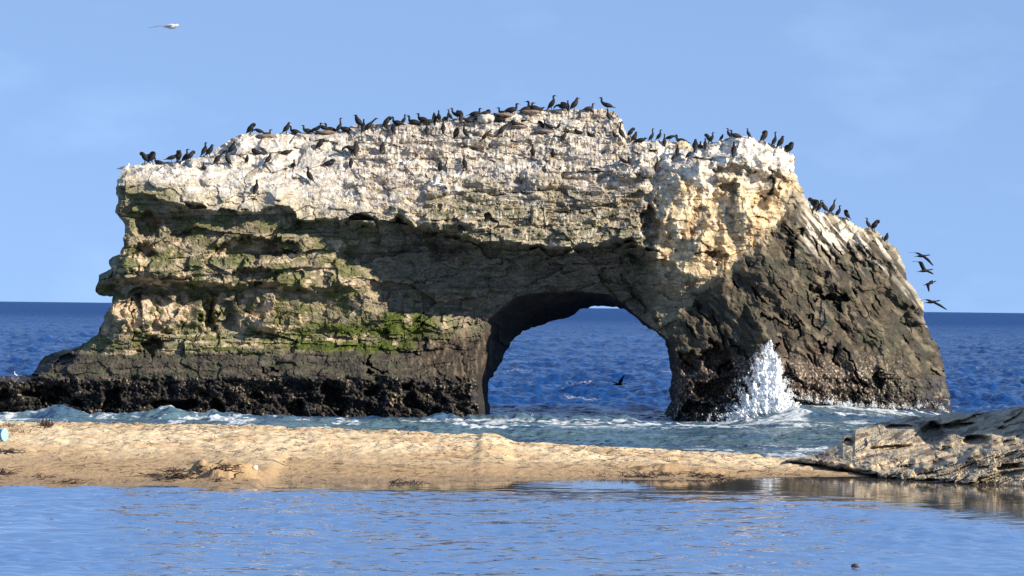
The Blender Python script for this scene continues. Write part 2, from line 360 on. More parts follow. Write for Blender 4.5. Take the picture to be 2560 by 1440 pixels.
curve([(-260, 947), (80, 943), (200, 886), (430, 884), (640, 882), (900, 884), (1000, 888), (1100, 900), (1190, 915), (1680, 930), (1900, 930), (2100, 945), (2300, 960), (2390, 1028)],
      [(-260, .9), (80, .7), (200, .35), (430, .2), (900, .25), (1000, .4), (1100, .8), (1190, 1.0), (1650, -.2), (1800, -.8), (1900, -1.5), (2100, -.8), (2200, 0), (2300, 1.1), (2380, 4.0)])
curve([(-260, 950), (0, 948), (300, 944), (640, 946), (900, 950), (1000, 955), (1100, 960), (1200, 968), (1680, 985), (1900, 985), (2100, 985), (2300, 985), (2390, 1030)],
      [(-260, -.3), (0, -.4), (640, -.5), (900, -.45), (1000, -.3), (1100, .1), (1200, .4), (1660, -.35), (1800, -.9), (1900, -1.7), (2100, -1.0), (2200, -.2), (2300, .9), (2380, 3.8)])
curve([(-260, 1088), (2390, 1088)],
      [(-260, .1), (300, .1), (640, .1), (1000, .1), (1200, .5), (1660, -.5), (1800, -1.0), (1900, -1.8), (2100, -1.1), (2200, -.3), (2300, .8), (2380, 3.6)])

STEP = 2.2
PX, PY = np.meshgrid(np.arange(-250, 2404, STEP), np.arange(226, 1092, STEP))
mask = poly_mask(outer_r, PX, PY) & ~poly_mask(hole_r, PX, PY)
cellm = mask[:-1, :-1] & mask[1:, :-1] & mask[:-1, 1:] & mask[1:, 1:]
cnt = np.zeros(PX.shape, int)
for i in (0, 1):
    for j in (0, 1): cnt[i:PX.shape[0] - 1 + i, j:PX.shape[1] - 1 + j] += cellm
use = cnt > 0
distO = coarse_field(PX, PY, outer, 4); distH = coarse_field(PX, PY, hole, 3)
inlip = poly_mask(lip, PX, PY); distL = coarse_field(PX, PY, lip, 3)

# regions
xb = np.interp(PY, [380, 440, 500, 560, 640, 700, 760, 850, 1100], [2040, 2010, 1985, 1950, 1890, 1800, 1720, 1650, 1600])
flank = sm(-25, 25, PX - xb + 30 * fbm(PX / 60, PY / 60, 90, 3))
butt = sm(1610, 1660, PX) * (1 - flank) * (1 - sm(720, 800, PY))
lowband = sm(935, 952, PY + 8 * fbm(PX / 40, PY / 40, 5, 3))
roof = sm(880, 1000, PX) * (1 - sm(1600, 1660, PX)) * sm(0, 30, PY - np.interp(PX, KY[2][:, 0], KY[2][:, 1]))

# blocky jitter of the guide curves
f1, f2, cid, _, _ = worley(PX / 46 + .4 * fbm(PX / 50, PY / 50, 8, 2), PY / 26, 11)
jit = (_r3[cid] - .5)
WX = PX + 10 * fbm(PX / 70, PY / 70, 21, 4)
WY = PY + (13 + 15 * np.exp(-((PY - np.interp(PX, KY[2][:, 0], KY[2][:, 1])) / 30) ** 2)) * jit * (1 - .6 * lowband) + 9 * fbm(PX / 55, PY / 40, 25, 4)
d = np.interp(WX, KD[0][:, 0], KD[0][:, 1])
yk = [np.interp(WX, a[:, 0], a[:, 1]) for a in KY]; dk = [np.interp(WX, a[:, 0], a[:, 1]) for a in KD]
for k in range(len(KY) - 1):
    d = d + (dk[k + 1] - dk[k]) * np.clip((WY - yk[k]) / np.maximum(yk[k + 1] - yk[k], 2.0), 0, 1)
ylip = np.interp(PX, KY[2][:, 0], KY[2][:, 1])
top = 1 - sm(-12, 12, WY - yk[2])
# terraces on the guano slope
tz = top * sm(760, 960, PX) * (1 - .5 * butt) * (1 - flank)
u = d / 0.75 + 0.55 * fbm(PX / 260, PY / 120, 31, 3) + 0.12 * jit
fu = u - np.floor(u)
d = d + tz * 0.75 * 0.9 * (sm(0.66, 1.0, fu) - fu)
tz2 = top * (1 - sm(760, 960, PX))
d = d + tz2 * 0.06 * fbm(PX / 60, PY / 40, 35, 3)
# broken rock relief
ca, sa = math.cos(R(52)), math.sin(R(52))
UX = PX * ca + PY * sa; UY = -PX * sa + PY * ca
wv = 14 * fbm(PX / 45, PY / 45, 41, 3)
hA, jA, cA = facets((PX + wv) / 150, (PY + wv * .5) / 72, 51, 1.7)
hB, jB, cB = facets((PX + wv) / 60, (PY - wv * .4) / 34, 52, 1.6)
hC, jC, cC = facets(PX / 19 + wv / 30, PY / 10, 53, 1.2)
sag = 5 * fbm(PX / 160, PY / 120, 56, 3)
bL, _, dvL = beds(PX + .5 * wv, PY + sag + .02 * PX + 2 * fbm(PX / 30, PY / 30, 57, 3), 201, 46, 165, .9)
bM, _, dvM = beds(PX + .4 * wv, PY + sag + .02 * PX + 2 * fbm(PX / 20, PY / 20, 58, 3), 211, 13, 52, .7)
bS, _, _ = beds(PX, PY + sag + 1.5 * fbm(PX / 12, PY / 12, 59, 2), 221, 6.5, 24, .6)
hFa, jFa, _ = facets((UX + 1.3 * wv) / 210, (UY + wv) / 80, 54, 2.0, .10)
hFb, jFb, _ = facets((UX + wv) / 95, (UY - wv) / 36, 55, 1.6, .12)
hFc, _, _ = facets((UX + wv) / 26, (UY - wv) / 10, 57, 1.3, .3)
lay = fbm(PX / 260 + 3, (PY + 5 * fbm(PX / 60, PY / 60, 61, 2)) / 9, 62, 3)
side = (1 - flank) * (1 - top * .8) * (1 - .75 * butt)
shelf2 = sm(872, 892, PY) * (1 - lowband) * (PX < 1230)
amp = 1 - .85 * shelf2 - .55 * lowband
wall = 1 - .75 * roof
d = d + side * amp * (.55 * hA + .26 * hB * (1 - .3 * wall) + wall * (.36 * bL + .09 * bM + .025 * bS) + (1 - wall) * (.16 * bL + .12 * bM + .05 * bS) + .05 * hC)
panel = sm(722, 742, PY) * (1 - sm(815, 835, PY)) * (1 - sm(1120, 1180, PX)); foot = sm(815, 835, PY) * (1 - sm(880, 892, PY)) * (1 - sm(1100, 1160, PX))
hP, _, _ = facets((PX + .6 * wv) / 74, (PY + .6 * wv + .35 * PX) / 120, 60, 2.4, .9); hQ, _, _ = facets((PX + .4 * wv) / 30, (PY - .3 * PX) / 44, 62, 1.6, .7)
d = d - side * amp * wall * panel * (.36 * bL + .09 * bM + .2 * hB) + side * panel * (.62 * hP + .16 * hQ)
d = d - side * amp * wall * foot * (.30 * bL) + side * foot * (.12 * bM + .08 * bS)
d = d + side * shelf2 * (.05 * bM + .03 * hC)
crk = sm(.05, .35, fbm(PX / 90, PY / 90, 63, 2))
cre = np.abs(fbm((UX + wv) / 150, (UY + wv) / 60, 64, 2)); cre2 = np.abs(fbm((UX - wv) / 60, (UY + wv) / 22, 78, 2))
d = d + flank * (.50 * fbm((UX + wv) / 230, (UY + wv) / 95, 79, 2) - .36 * cre - .11 * cre2 + .08 * hFb + .035 * hC) * (1 - .3 * lowband)
slab = 1 - sm(820, 960, PX)
d = d + top * (1 - flank) * (1 - butt) * (slab * (.10 * hA + .035 * bM + .02 * hC) + (1 - slab) * (.20 * bL + .09 * bM + .05 * bS + .05 * hC + .10 * hB - .08 * np.abs(fbm(PX / 13, PY / 60, 65, 3)) * (1 - sm(430, 500, PY))))
midb = sm(1020, 1120, PX) * (1 - sm(1600, 1660, PX)) * top * sm(420, 520, PY)
d = d + midb * (.09 * bM + .05 * bS + .24 * hB)
d = d + .018 * fbm(PX / 7, PY / 5, 67, 3) + .10 * fbm(PX / 110, PY / 70, 68, 3)
# buttress flutes: vertical ribs and scooped hollows
s1, _, _, _, _ = worley((PX + 1.2 * wv) / 62, (PY + wv) / 110, 71)
s2, _, _, _, _ = worley((PX + .8 * wv) / 27, (PY + wv) / 40, 72)
d = d + butt * (.75 * (.5 - np.minimum(s1, 1) ** 2) + .26 * (.5 - np.minimum(s2, 1) ** 2) * sm(-.2, .2, fbm(PX / 60, PY / 60, 69, 2)) + .22 * hB + .10 * bM)
# mussel band: lumpy, caved
lump = worley(PX / 6.5, PY / 6.5, 73)[0]
d = d + lowband * (.17 * (lump - .5) + .34 * fbm(PX / 34, PY / 26, 74, 3) + .10 * fbm(PX / 8, PY / 7, 75, 2))
cv = sm(.22, .6, fbm(PX / 62, PY / 50, 76, 2) + .25 * sm(960, 1000, PY) - .25 * np.abs(PY - 1000) / 50)
d = d + lowband * (PX < 1210) * .8 * cv
# named hollows and bosses (cx, cy, rx, ry, depth, edge softness)
hx = PX + 13 * fbm(PX / 24, PY / 24, 81, 3); hy = PY + 13 * fbm(PX / 24, PY / 24, 84, 3)
for cx, cy, rx, ry, dep, soft in [(522, 785, 26, 50, 1.1, .7), (375, 868, 40, 26, 1.0, .5), (645, 618, 120, 24, .7, .2), (640, 686, 60, 22, .55, .3), (735, 560, 24, 18, .3, .8), (450, 560, 40, 50, .5, .5),
        (370, 560, 36, 36, .8, .5), (350, 625, 40, 26, .7, .5), (1120, 600, 70, 60, .8, .7), (1060, 570, 50, 40, .4, .8), (1790, 900, 42, 40, 1.3, .35), (1725, 905, 34, 34, .9, .4), (1770, 975, 50, 26, 1.0, .4), (1815, 935, 30, 30, 1.0, .4), (1740, 1020, 46, 18, .8, .4),
        (1930, 868, 16, 16, .7, .3), (2055, 870, 10, 14, .6, .3), (2085, 885, 10, 16, .6, .3), (2195, 950, 14, 26, .6, .3), (1998, 585, 13, 15, .6, .5), (1975, 610, 9, 11, .5, .5), (1978, 632, 9, 11, .5, .5), (2060, 690, 30, 9, .3, .7),
        (2085, 745, 50, 10, .6, .3), (1820, 470, 26, 14, .45, .3), (1840, 425, 60, 13, .5, .3), (1905, 505, 20, 20, .4, .4), (1900, 465, 58, 34, .3, .15), (1785, 640, 34, 16, .5, .3), (1665, 615, 24, 14, .25, .6),
        (1625, 560, 26, 70, 1.0, .5), (1600, 640, 30, 40, .5, .8), (1420, 400, 12, 10, .0, .3), (130, 985, 60, 26, .9, .4)]:
    r = np.sqrt(((hx - cx) / rx) ** 2 + ((hy - cy) / ry) ** 2)
    d = d + dep * sm(0, 1, (1 - r) / soft)
for cx, cy, rx, ry, dep in [(350, 780, 42, 52, .6), (425, 780, 36, 48, .5), (300, 785, 30, 46, .5), (660, 790, 40, 50, .35), (640, 665, 34, 20, .5), (1350, 440, 52, 34, .5), (1090, 470, 34, 28, .5), (1190, 350, 40, 20, .3), (1690, 520, 50, 80, .5), (1760, 560, 30, 90, .4),
        (1860, 520, 26, 90, .5), (320, 660, 40, 18, .5), (400, 680, 60, 16, .5), (1570, 420, 60, 26, .4), (1290, 600, 40, 26, .3), (1440, 600, 60, 30, .25), (870, 690, 60, 34, .3), (2110, 600, 60, 40, .4), (2170, 620, 50, 40, .5)]:
    r2 = ((hx - cx) / rx) ** 2 + ((hy - cy) / ry) ** 2
    d = d - dep * np.sqrt(np.clip(1 - r2, 0, 1))
nr_ = np.random.default_rng(31); h2x = .35 * hx + .65 * PX; h2y = .35 * hy + .65 * PY
for k in range(95):
    cx, cy = nr_.uniform(1690, 2360), nr_.uniform(560, 985)
    ln_, wd_, a_ = nr_.uniform(8, 36), nr_.uniform(1.8, 5.0), R(nr_.normal(57, 10))
    du_ = (h2x - cx) * math.cos(a_) + (h2y - cy) * math.sin(a_); dv_ = -(h2x - cx) * math.sin(a_) + (h2y - cy) * math.cos(a_)
    m_ = (np.abs(du_) < ln_ * 1.2) & (np.abs(dv_) < wd_ * 1.3)
    r = np.sqrt((du_[m_] / ln_) ** 2 + (dv_[m_] / wd_) ** 2)
    d[m_] += flank[m_] * nr_.uniform(.10, .38) * sm(0, 1, (1 - r) / .6)
# slanting ledge with a lit slab: open joints
for (ax, ay), (bx_, by_), wd, dep in [((331, 748), (327, 800), 2.2, .35), ((1930, 420), (1928, 490), 3, .45), ((1740, 640), (1790, 632), 3, .4), ((1560, 700), (1640, 790), 8, .3), ((2030, 720), (2100, 770), 6, .5), ((1990, 800), (2005, 850), 3, .35), ((2020, 790), (2045, 830), 3, .35),
        ((1740, 760), (1870, 900), 5, .3), ((2120, 880), (2160, 960), 4, .35), ((920, 890), (922, 925), 4, .4), ((922, 925), (965, 930), 3, .4), ((1900, 790), (1990, 820), 4, .3), ((655, 925), (690, 928), 3, .3)]:
    q = np.array([(ax, ay), (bx_, by_)], float)
    e = q[1] - q[0]; tt = np.clip(((hx - ax) * e[0] + (hy - ay) * e[1]) / (e @ e), 0, 1)
    dd = np.hypot(hx - ax - tt * e[0], hy - ay - tt * e[1])
    d = d + dep * (1 - sm(wd * .4, wd * 1.3, dd))
# the tunnel
tt = np.where(inlip, distL / (distL + distH + 1e-6), 0)
d = mix(d, 8.5 + .5 * hA, np.where(inlip, tt ** 1.15, 0))
# round the outline
rr = np.minimum(np.where(PY > 1080, 99, distO), 99)
r0 = 15.0
d = d + 1.15 * (1 - np.sqrt(1 - (1 - np.clip(rr / r0, 0, 1)) ** 2)) * np.where(PY < 600, .55, 1.0)

# ---- rock colours (left wall and tunnel darkened for their shade)
n = lambda sx, sy, s, o=4: fbm(px / sx, py / sy, s, o)
fl = lambda a: a[use]
px, py = fl(PX), fl(PY)
col = np.tile(np.array([[.265, .225, .15]]), (px.size, 1))  # base darkened so the left wall looks less sunlit
col = mixc(col, (.17, .145, .095), sm(-.3, .5, n(60, 30, 101)))
lw = 1 - sm(1150, 1250, px)
col = mixc(col, (.135, .138, .058), lw * sm(-.22, .22, n(75, 45, 102)) * .9)
col = mixc(col, (.46, .37, .25), lw * sm(.16, .36, n(48, 30, 103)) * sm(540, 640, py))
col = mixc(col, (.55, .43, .30), sm(1, .55, np.sqrt(((px - 375) / 130) ** 2 + ((py - 780) / 52) ** 2)) * sm(-.35, .05, n(40, 40, 104)))
col = mixc(col, (.58, .44, .28), sm(1, .6, np.sqrt(((px - 660) / 44) ** 2 + ((py - 785) / 50) ** 2)) * sm(-.25, .1, n(30, 30, 105)))
# brown vault; tunnel darker still, deepening its shade in the colour
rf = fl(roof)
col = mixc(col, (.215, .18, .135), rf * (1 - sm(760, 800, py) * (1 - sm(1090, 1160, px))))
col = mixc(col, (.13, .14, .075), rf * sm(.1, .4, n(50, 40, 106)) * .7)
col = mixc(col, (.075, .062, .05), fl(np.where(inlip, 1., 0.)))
# grey-olive crown band over the vault
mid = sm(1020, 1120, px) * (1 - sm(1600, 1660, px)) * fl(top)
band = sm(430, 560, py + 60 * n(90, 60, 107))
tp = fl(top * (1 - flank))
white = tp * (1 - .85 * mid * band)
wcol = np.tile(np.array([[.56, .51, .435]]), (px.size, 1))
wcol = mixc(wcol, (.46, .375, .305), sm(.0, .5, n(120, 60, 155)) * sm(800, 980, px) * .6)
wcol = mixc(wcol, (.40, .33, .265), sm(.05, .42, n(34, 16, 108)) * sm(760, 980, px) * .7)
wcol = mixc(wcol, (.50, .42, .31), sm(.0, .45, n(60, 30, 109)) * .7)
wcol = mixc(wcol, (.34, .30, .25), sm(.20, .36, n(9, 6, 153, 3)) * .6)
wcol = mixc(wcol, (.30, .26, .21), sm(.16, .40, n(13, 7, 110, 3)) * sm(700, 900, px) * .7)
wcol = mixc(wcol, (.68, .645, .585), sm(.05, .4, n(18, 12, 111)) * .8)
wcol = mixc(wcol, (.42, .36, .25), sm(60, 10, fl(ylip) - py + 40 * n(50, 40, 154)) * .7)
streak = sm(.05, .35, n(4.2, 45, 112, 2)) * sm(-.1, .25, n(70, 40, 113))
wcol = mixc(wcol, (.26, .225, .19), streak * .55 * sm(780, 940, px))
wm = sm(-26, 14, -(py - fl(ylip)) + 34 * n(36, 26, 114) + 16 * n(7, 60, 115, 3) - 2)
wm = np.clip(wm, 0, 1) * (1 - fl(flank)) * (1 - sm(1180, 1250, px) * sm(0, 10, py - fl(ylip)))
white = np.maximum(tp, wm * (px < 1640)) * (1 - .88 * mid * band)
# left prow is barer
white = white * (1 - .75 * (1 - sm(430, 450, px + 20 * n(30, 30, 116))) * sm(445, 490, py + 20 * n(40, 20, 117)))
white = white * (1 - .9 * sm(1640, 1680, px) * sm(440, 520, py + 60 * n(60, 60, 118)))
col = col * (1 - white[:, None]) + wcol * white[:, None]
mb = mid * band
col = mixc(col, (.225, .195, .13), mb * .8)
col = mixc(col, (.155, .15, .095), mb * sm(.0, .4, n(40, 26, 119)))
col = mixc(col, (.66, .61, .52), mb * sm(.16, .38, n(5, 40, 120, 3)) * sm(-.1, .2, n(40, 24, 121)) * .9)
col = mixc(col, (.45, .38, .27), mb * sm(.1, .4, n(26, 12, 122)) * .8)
# warm buttress
bt = fl(butt)
bcol = np.tile(np.array([[.60, .46, .275]]), (px.size, 1))
bcol = mixc(bcol, (.44, .32, .19), sm(.0, .45, n(50, 40, 123)))
bcol = mixc(bcol, (.72, .61, .43), sm(.05, .4, n(18, 60, 124)) * .8)
bcol = mixc(bcol, (.74, .69, .60), (1 - sm(400, 480, py + 60 * n(60, 60, 125))) * .95)
bcol = mixc(bcol, (.28, .22, .15), sm(.2, .45, n(22, 12, 126)) * .7)
bcol = mixc(bcol, (.23, .21, .12), sm(.15, .5, n(40, 70, 127)) * .6 * sm(560, 660, py))
bcol = mixc(bcol, (.30, .235, .155), sm(660, 730, py + 30 * n(40, 40, 147)) * .8)
col = col * (1 - bt[:, None]) + bcol * bt[:, None]
# right flank: dark brown-grey, greenish patches, white run-off near the crest
fk = fl(flank)
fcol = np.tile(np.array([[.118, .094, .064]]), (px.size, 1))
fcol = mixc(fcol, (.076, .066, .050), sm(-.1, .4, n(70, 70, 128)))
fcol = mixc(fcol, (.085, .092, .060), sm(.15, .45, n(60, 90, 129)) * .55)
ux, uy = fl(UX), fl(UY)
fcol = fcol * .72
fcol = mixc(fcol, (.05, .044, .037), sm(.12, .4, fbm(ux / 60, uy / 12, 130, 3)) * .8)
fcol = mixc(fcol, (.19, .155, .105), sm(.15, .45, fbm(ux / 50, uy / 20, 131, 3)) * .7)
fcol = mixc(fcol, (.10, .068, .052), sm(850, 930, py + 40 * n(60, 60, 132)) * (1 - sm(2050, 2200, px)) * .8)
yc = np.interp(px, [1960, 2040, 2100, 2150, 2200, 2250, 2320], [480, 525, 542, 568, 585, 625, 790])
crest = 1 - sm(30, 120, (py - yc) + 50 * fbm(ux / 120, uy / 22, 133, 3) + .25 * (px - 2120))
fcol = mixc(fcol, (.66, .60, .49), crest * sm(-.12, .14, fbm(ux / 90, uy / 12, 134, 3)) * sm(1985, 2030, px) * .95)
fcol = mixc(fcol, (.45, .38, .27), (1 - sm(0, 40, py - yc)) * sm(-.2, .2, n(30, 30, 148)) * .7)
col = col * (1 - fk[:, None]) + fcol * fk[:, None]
# moss
ms = sm(1, .45, np.sqrt(((px - 900) / 300) ** 2 + ((py - 845) / 58) ** 2)) * sm(-.34, .06, n(70, 26, 135))
ms = np.maximum(ms, sm(1, .4, np.sqrt(((px - 1000) / 130) ** 2 + ((py - 812) / 52) ** 2)) * sm(-.38, -.05, n(40, 40, 136)))
ms = np.maximum(ms, sm(1, .5, np.sqrt(((px - 640) / 260) ** 2 + ((py - 860) / 32) ** 2)) * sm(-.05, .25, n(60, 14, 137)))
ms = np.maximum(ms, .55 * sm(1, .4, np.sqrt(((px - 760) / 150) ** 2 + ((py - 770) / 70) ** 2)) * sm(.0, .3, n(40, 50, 138)))
ms = np.maximum(ms, .5 * sm(1, .4, np.sqrt(((px - 230) / 70) ** 2 + ((py - 862) / 26) ** 2)))
mcol = mix(np.array([[.055, .078, .012]]), np.array([[.105, .122, .028]]), sm(-.1, .4, n(22, 9, 139))[:, None])
col = col * (1 - ms[:, None]) + mcol * ms[:, None]
col = mixc(col, (.40, .35, .24), sm(1, .5, np.sqrt(((px - 560) / 240) ** 2 + ((py - 845) / 28) ** 2)) * sm(.0, .3, n(70, 6, 140)) * .8)
# dark tidal shelf and mussel band
shelf = sm(872, 888, py + 10 * n(50, 20, 141)) * (1 - sm(1660, 1700, px))
scol = mix(np.array([[.056, .049, .039]]), np.array([[.084, .073, .056]]), sm(-.3, .4, n(40, 10, 142))[:, None])
scol = mixc(scol, (.06, .066, .038), sm(.1, .4, n(70, 25, 143)) * .7)
col = col * (1 - shelf[:, None]) + scol * shelf[:, None]
pier = sm(1000, 1090, px + 30 * n(40, 40, 156)) * (1 - sm(1230, 1260, px)) * sm(822, 858, py + 20 * n(30, 20, 157))
pcol = mix(np.array([[.045, .036, .029]]), np.array([[.125, .098, .068]]), sm(.0, .45, n(9, 34, 158, 4))[:, None])
col = col * (1 - pier[:, None]) + pcol * pier[:, None]
lb = fl(lowband)
lcol = np.tile(np.array([[.032, .029, .029]]), (px.size, 1))
lcol = mixc(lcol, (.070, .056, .041), sm(.05, .4, n(13, 10, 144)) * (1 - .5 * sm(970, 1010, py)))
fleck = sm(.30, .42, n(5, 6, 145, 3)) * sm(.05, .3, n(60, 40, 146))
lcol = mixc(lcol, (.42, .34, .22), fleck * .85)
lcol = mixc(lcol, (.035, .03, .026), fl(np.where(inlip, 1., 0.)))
lmix = lb * (1 - .75 * fk * (1 - sm(975, 1010, py)))
col = col * (1 - lmix[:, None]) + lcol * lmix[:, None]
fle2 = sm(.34, .46, n(4, 6, 149, 3)) * fk * sm(860, 940, py) * (1 - sm(2200, 2300, px))
col = mixc(col, (.55, .48, .40), fle2 * .8)
# fine mottling and thin beds
col = col * (1 + .22 * n(6, 4, 151, 3) + .16 * fl(lay) * (1 - fk) + .25 * n(24, 16, 152, 3))[:, None]
wet = np.clip(lb + .25 * shelf * (1 - lb), 0, 1) * .8 * (1 - fl(np.where(inlip, 1., 0.)))

# ---- mesh: front sheet and back sheet joined along the outline
edge = use & (cnt < 4) & (PY < 1088) & (PX > -246)
ex, ey = PX[edge], PY[edge]
allp = [outer_r, hole_r]
dO, ox, oy = seg_dist(ex, ey, outer_r); dH, kx, ky = seg_dist(ex, ey, hole_r)
nx = np.where(dO < dH, ox, kx); ny = np.where(dO < dH, oy, ky); nd = np.minimum(dO, dH)
ok = nd < 2.2 * STEP
PXs, PYs = PX.copy(), PY.copy()
PXs[edge] = np.where(ok, nx, ex); PYs[edge] = np.where(ok, ny, ey)
idx = np.full(PX.shape, -1); idx[use] = np.arange(use.sum()); nv = int(use.sum())
front = unproject(PXs[use], PYs[use], ROCK_Y + d[use])
T = 9.5 * np.sqrt(1 - (1 - np.clip(np.minimum(np.where(PY > 1000, 999, distO), distH) / 150, 0, 1)) ** 2)
dsm = np.minimum(d, 9)
db = dsm + np.where(edge, 0, .3) + T + .5 * hA
db = np.where(inlip, np.maximum(db, 8.5), db)
back = unproject(PXs[use], PYs[use], ROCK_Y + np.where(edge, d, db)[use])
ii, jj = np.nonzero(cellm)
q = np.stack([idx[ii, jj], idx[ii + 1, jj], idx[ii + 1, jj + 1], idx[ii, jj + 1]], 1)
edg = edge[use]
bidx = np.where(edg, np.arange(nv), nv + np.cumsum(~edg) - 1)
V = np.concatenate([front, back[~edg]])
qb = bidx[q][:, ::-1]
colu = col; wetu = wet
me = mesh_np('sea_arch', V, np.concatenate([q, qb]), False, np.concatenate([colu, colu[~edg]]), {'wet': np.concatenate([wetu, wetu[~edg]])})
arch = tag(link('sea_arch', me, M_rock), 'huge weathered rock arch standing in the sea, white on top and dark at its foot', 'rock arch')

def on_rock(fx, fy, back_off=0.0):
    """the point of the arch that shows at (or just below) a photo pixel"""
    j = int(round((fx + 250) / STEP)); i = int(round((fy - 226) / STEP))
    j = min(max(j, 0), PX.shape[1] - 1)
    for k in range(0, 25):
        if i + k < PX.shape[0] and use[i + k, j] and not edge[i + k, j]:
            return unproject([fx], [max(fy, PY[i + k, j] - STEP)], [ROCK_Y + d[i + k, j] + back_off])[0]
    return unproject([fx], [fy], [ROCK_Y + 3])[0]

# ------------------------------------------------------------------ sea
ang = np.concatenate([np.linspace(-.60, -.15, 46)[:-1], np.linspace(-.15, .15, 620), np.linspace(.15, .60, 46)[1:]])
ys = [103.0]
while ys[-1] < 60000:
    y = ys[-1]; ys.append(y + (0.14 if y < 156 else max(0.3, min(y * 0.0042, .3 + (y - 156) * .012) if y < 900 else y * 0.03)))
ys = np.array(ys)
A, Yg = np.meshgrid(np.tan(ang), ys)
Xg = A * Yg
PXs_ = 1280 + F * Xg / Yg
cove = 1 - sm(150, 158, Yg)
cove_p = np.where(Yg < 150, 1, 1 - sm(150, 157, Yg) * 1.0)
far = sm(152, 175, Yg)
fade = 1 - sm(900, 3000, Yg)
rowlim = lambda lam: np.clip(lam / (np.maximum(Yg - 103, 30) * .02) , 0, 1)
rid = lambda a: 1 - 2 * np.abs(a)
h = far * fade * (.26 * rid(fbm(Xg / 9, Yg / 6.0, 201, 3)) * rowlim(7) + .24 * fbm(Xg / 2.2, Yg / 2.2, 204, 3) * rowlim(2.6) + .30 * fbm(Xg / 60, Yg / 26, 206, 2) + .10 * fbm(Xg / .55, Yg / 3.6, 241, 2) * (1 - sm(280, 420, Yg)) + .16 * fbm(Xg / 1.2, Yg / 8, 243, 3) * (1 - sm(600, 900, Yg)) + .34 * fbm(Xg / 3.5, Yg / 28, 246, 3) * sm(250, 400, Yg))
h = h + (1 - far) * (.055 * fbm(Xg / 1.2, Yg / 1.2, 208, 4) + .05 * fbm(Xg / .35, Yg / 1.2, 218, 3) + .09 * fbm(Xg / 6, Yg / 3.2, 211, 3))
# waves rolling into the cove between rock and sand
def ridge(x, knots, fn): return fn(np.interp(x, knots[:, 0], knots[:, 1]))
kn = np.array([(-300, 1046), (0, 1040), (80, 1033), (105, 1025), (140, 1016), (165, 1017), (200, 1028), (230, 1035), (300, 1034), (375, 1031), (400, 1026), (420, 1019), (445, 1021), (475, 1030), (500, 1035), (522, 1033), (545, 1029), (600, 1034), (700, 1039), (800, 1046), (900, 1051), (1000, 1058), (1100, 1063), (1250, 1075), (1400, 1090)], float)
Yw = 128 + .7 * fbm(Xg / 7, Xg * 0 + .5, 214, 2)
zc = CAMZ - (np.interp(PXs_, kn[:, 0], kn[:, 1]) - hor(PXs_)) / F * 128
zc = np.clip(zc, 0, 2) * (1 - sm(1150, 1400, PXs_))
du = Yg - Yw
prof = np.where(du < 0, np.exp(-(du / 2.3) ** 2), np.exp(-(du / 4.2) ** 2))
h = h + zc * prof * (1 + .10 * fbm(Xg / .5, Yg / .5, 217, 3))
crestf = zc * np.exp(-((du - .1) / .5) ** 2)
kn2 = np.array([(-300, 1052), (0, 1048), (60, 1046), (180, 1048), (430, 1047), (560, 1052), (620, 1045), (700, 1050), (770, 1051), (830, 1060), (980, 1068), (1200, 1085)], float)
zc2 = np.clip(CAMZ - (np.interp(PXs_, kn2[:, 0], kn2[:, 1]) - hor(PXs_)) / F * 119, 0, 2) * (1 - sm(900, 1200, PXs_))
h = np.maximum(h, zc2 * np.exp(-((Yg - 119) / 2.0) ** 2))
# swell heaped against the right foot of the arch
pk = np.interp(PXs_, [1650, 1820, 1900, 1990, 2100, 2250, 2330, 2380, 2460, 2600], [0, .0, .3, .72, .72, .55, .45, .30, .05, 0])
Yr = np.interp(PXs_, [1800, 2000, 2200, 2380], [148.0, 148.2, 150.5, 154])
h = h + pk * np.where(Yg < Yr, np.exp(-((Yg - Yr) / 6.5) ** 2), np.exp(-((Yg - Yr) / 5.) ** 2))
h = h + .20 * np.exp(-((Yg - 147.0 - .5 * fbm(Xg / 4, Xg * 0, 215, 2)) / .8) ** 2) * sm(1000, 1150, PXs_) * (1 - sm(1560, 1640, PXs_)) * (1 + .8 * fbm(Xg / .8, Xg * 0, 216, 3))
h = h + .16 * np.exp(-((Yg - 130) / 2.5) ** 2) * sm(1000, 1300, PXs_)
P = np.stack([Xg.ravel(), Yg.ravel(), h.ravel()], 1)
qx, qy = project(P); qx = qx.reshape(Xg.shape); qy = qy.reshape(Xg.shape)
st = rid(fbm(Xg / 2.2, Yg / 2.6, 221, 4)); st2 = fbm(Xg / 1.0, Yg / 1.6, 226, 4)
foam = np.zeros(Xg.shape)
near = 1 - sm(158, 164, Yg)
zone = lambda x0, x1, y0, y1, s=14: sm(x0 - s, x0 + s, qx) * (1 - sm(x1 - s, x1 + s, qx)) * sm(y0 - s * .35, y0 + s * .35, qy) * (1 - sm(y1 - s * .35, y1 + s * .35, qy)) * near
foam = np.maximum(foam, zone(1130, 1900, 1046, 1072) * sm(.35, .9, st + .5 * st2))
foam = np.maximum(foam, .9 * zone(1000, 1570, 1046, 1056, 10) * sm(-.2, .4, st2 + .3 * st))
foam = np.maximum(foam, .95 * zone(1980, 2390, 985, 1040, 18) * sm(.25, .85, st + .6 * st2))
foam = np.maximum(foam, zone(1970, 2390, 980, 1030, 8) * np.exp(-((qy - np.interp(qx, [1985, 2100, 2200, 2290, 2330, 2380], [992, 1006, 1012, 1017, 1010, 1029])) / 5.0) ** 2) * sm(-.5, .1, st2))
foam = np.maximum(foam, zone(1800, 2020, 1015, 1062, 18) * sm(.0, .5, st + .5 * st2))
foam = np.maximum(foam, .8 * zone(1860, 2260, 1050, 1075, 18) * sm(.5, .95, st + .5 * st2))
foam = np.maximum(foam, .75 * zone(1700, 2200, 1112, 1150, 12) * sm(.45, .9, st + .6 * st2))
foam = np.maximum(foam, zone(-200, 112, 1018, 1052, 10) * sm(.1, .6, st + .6 * st2))
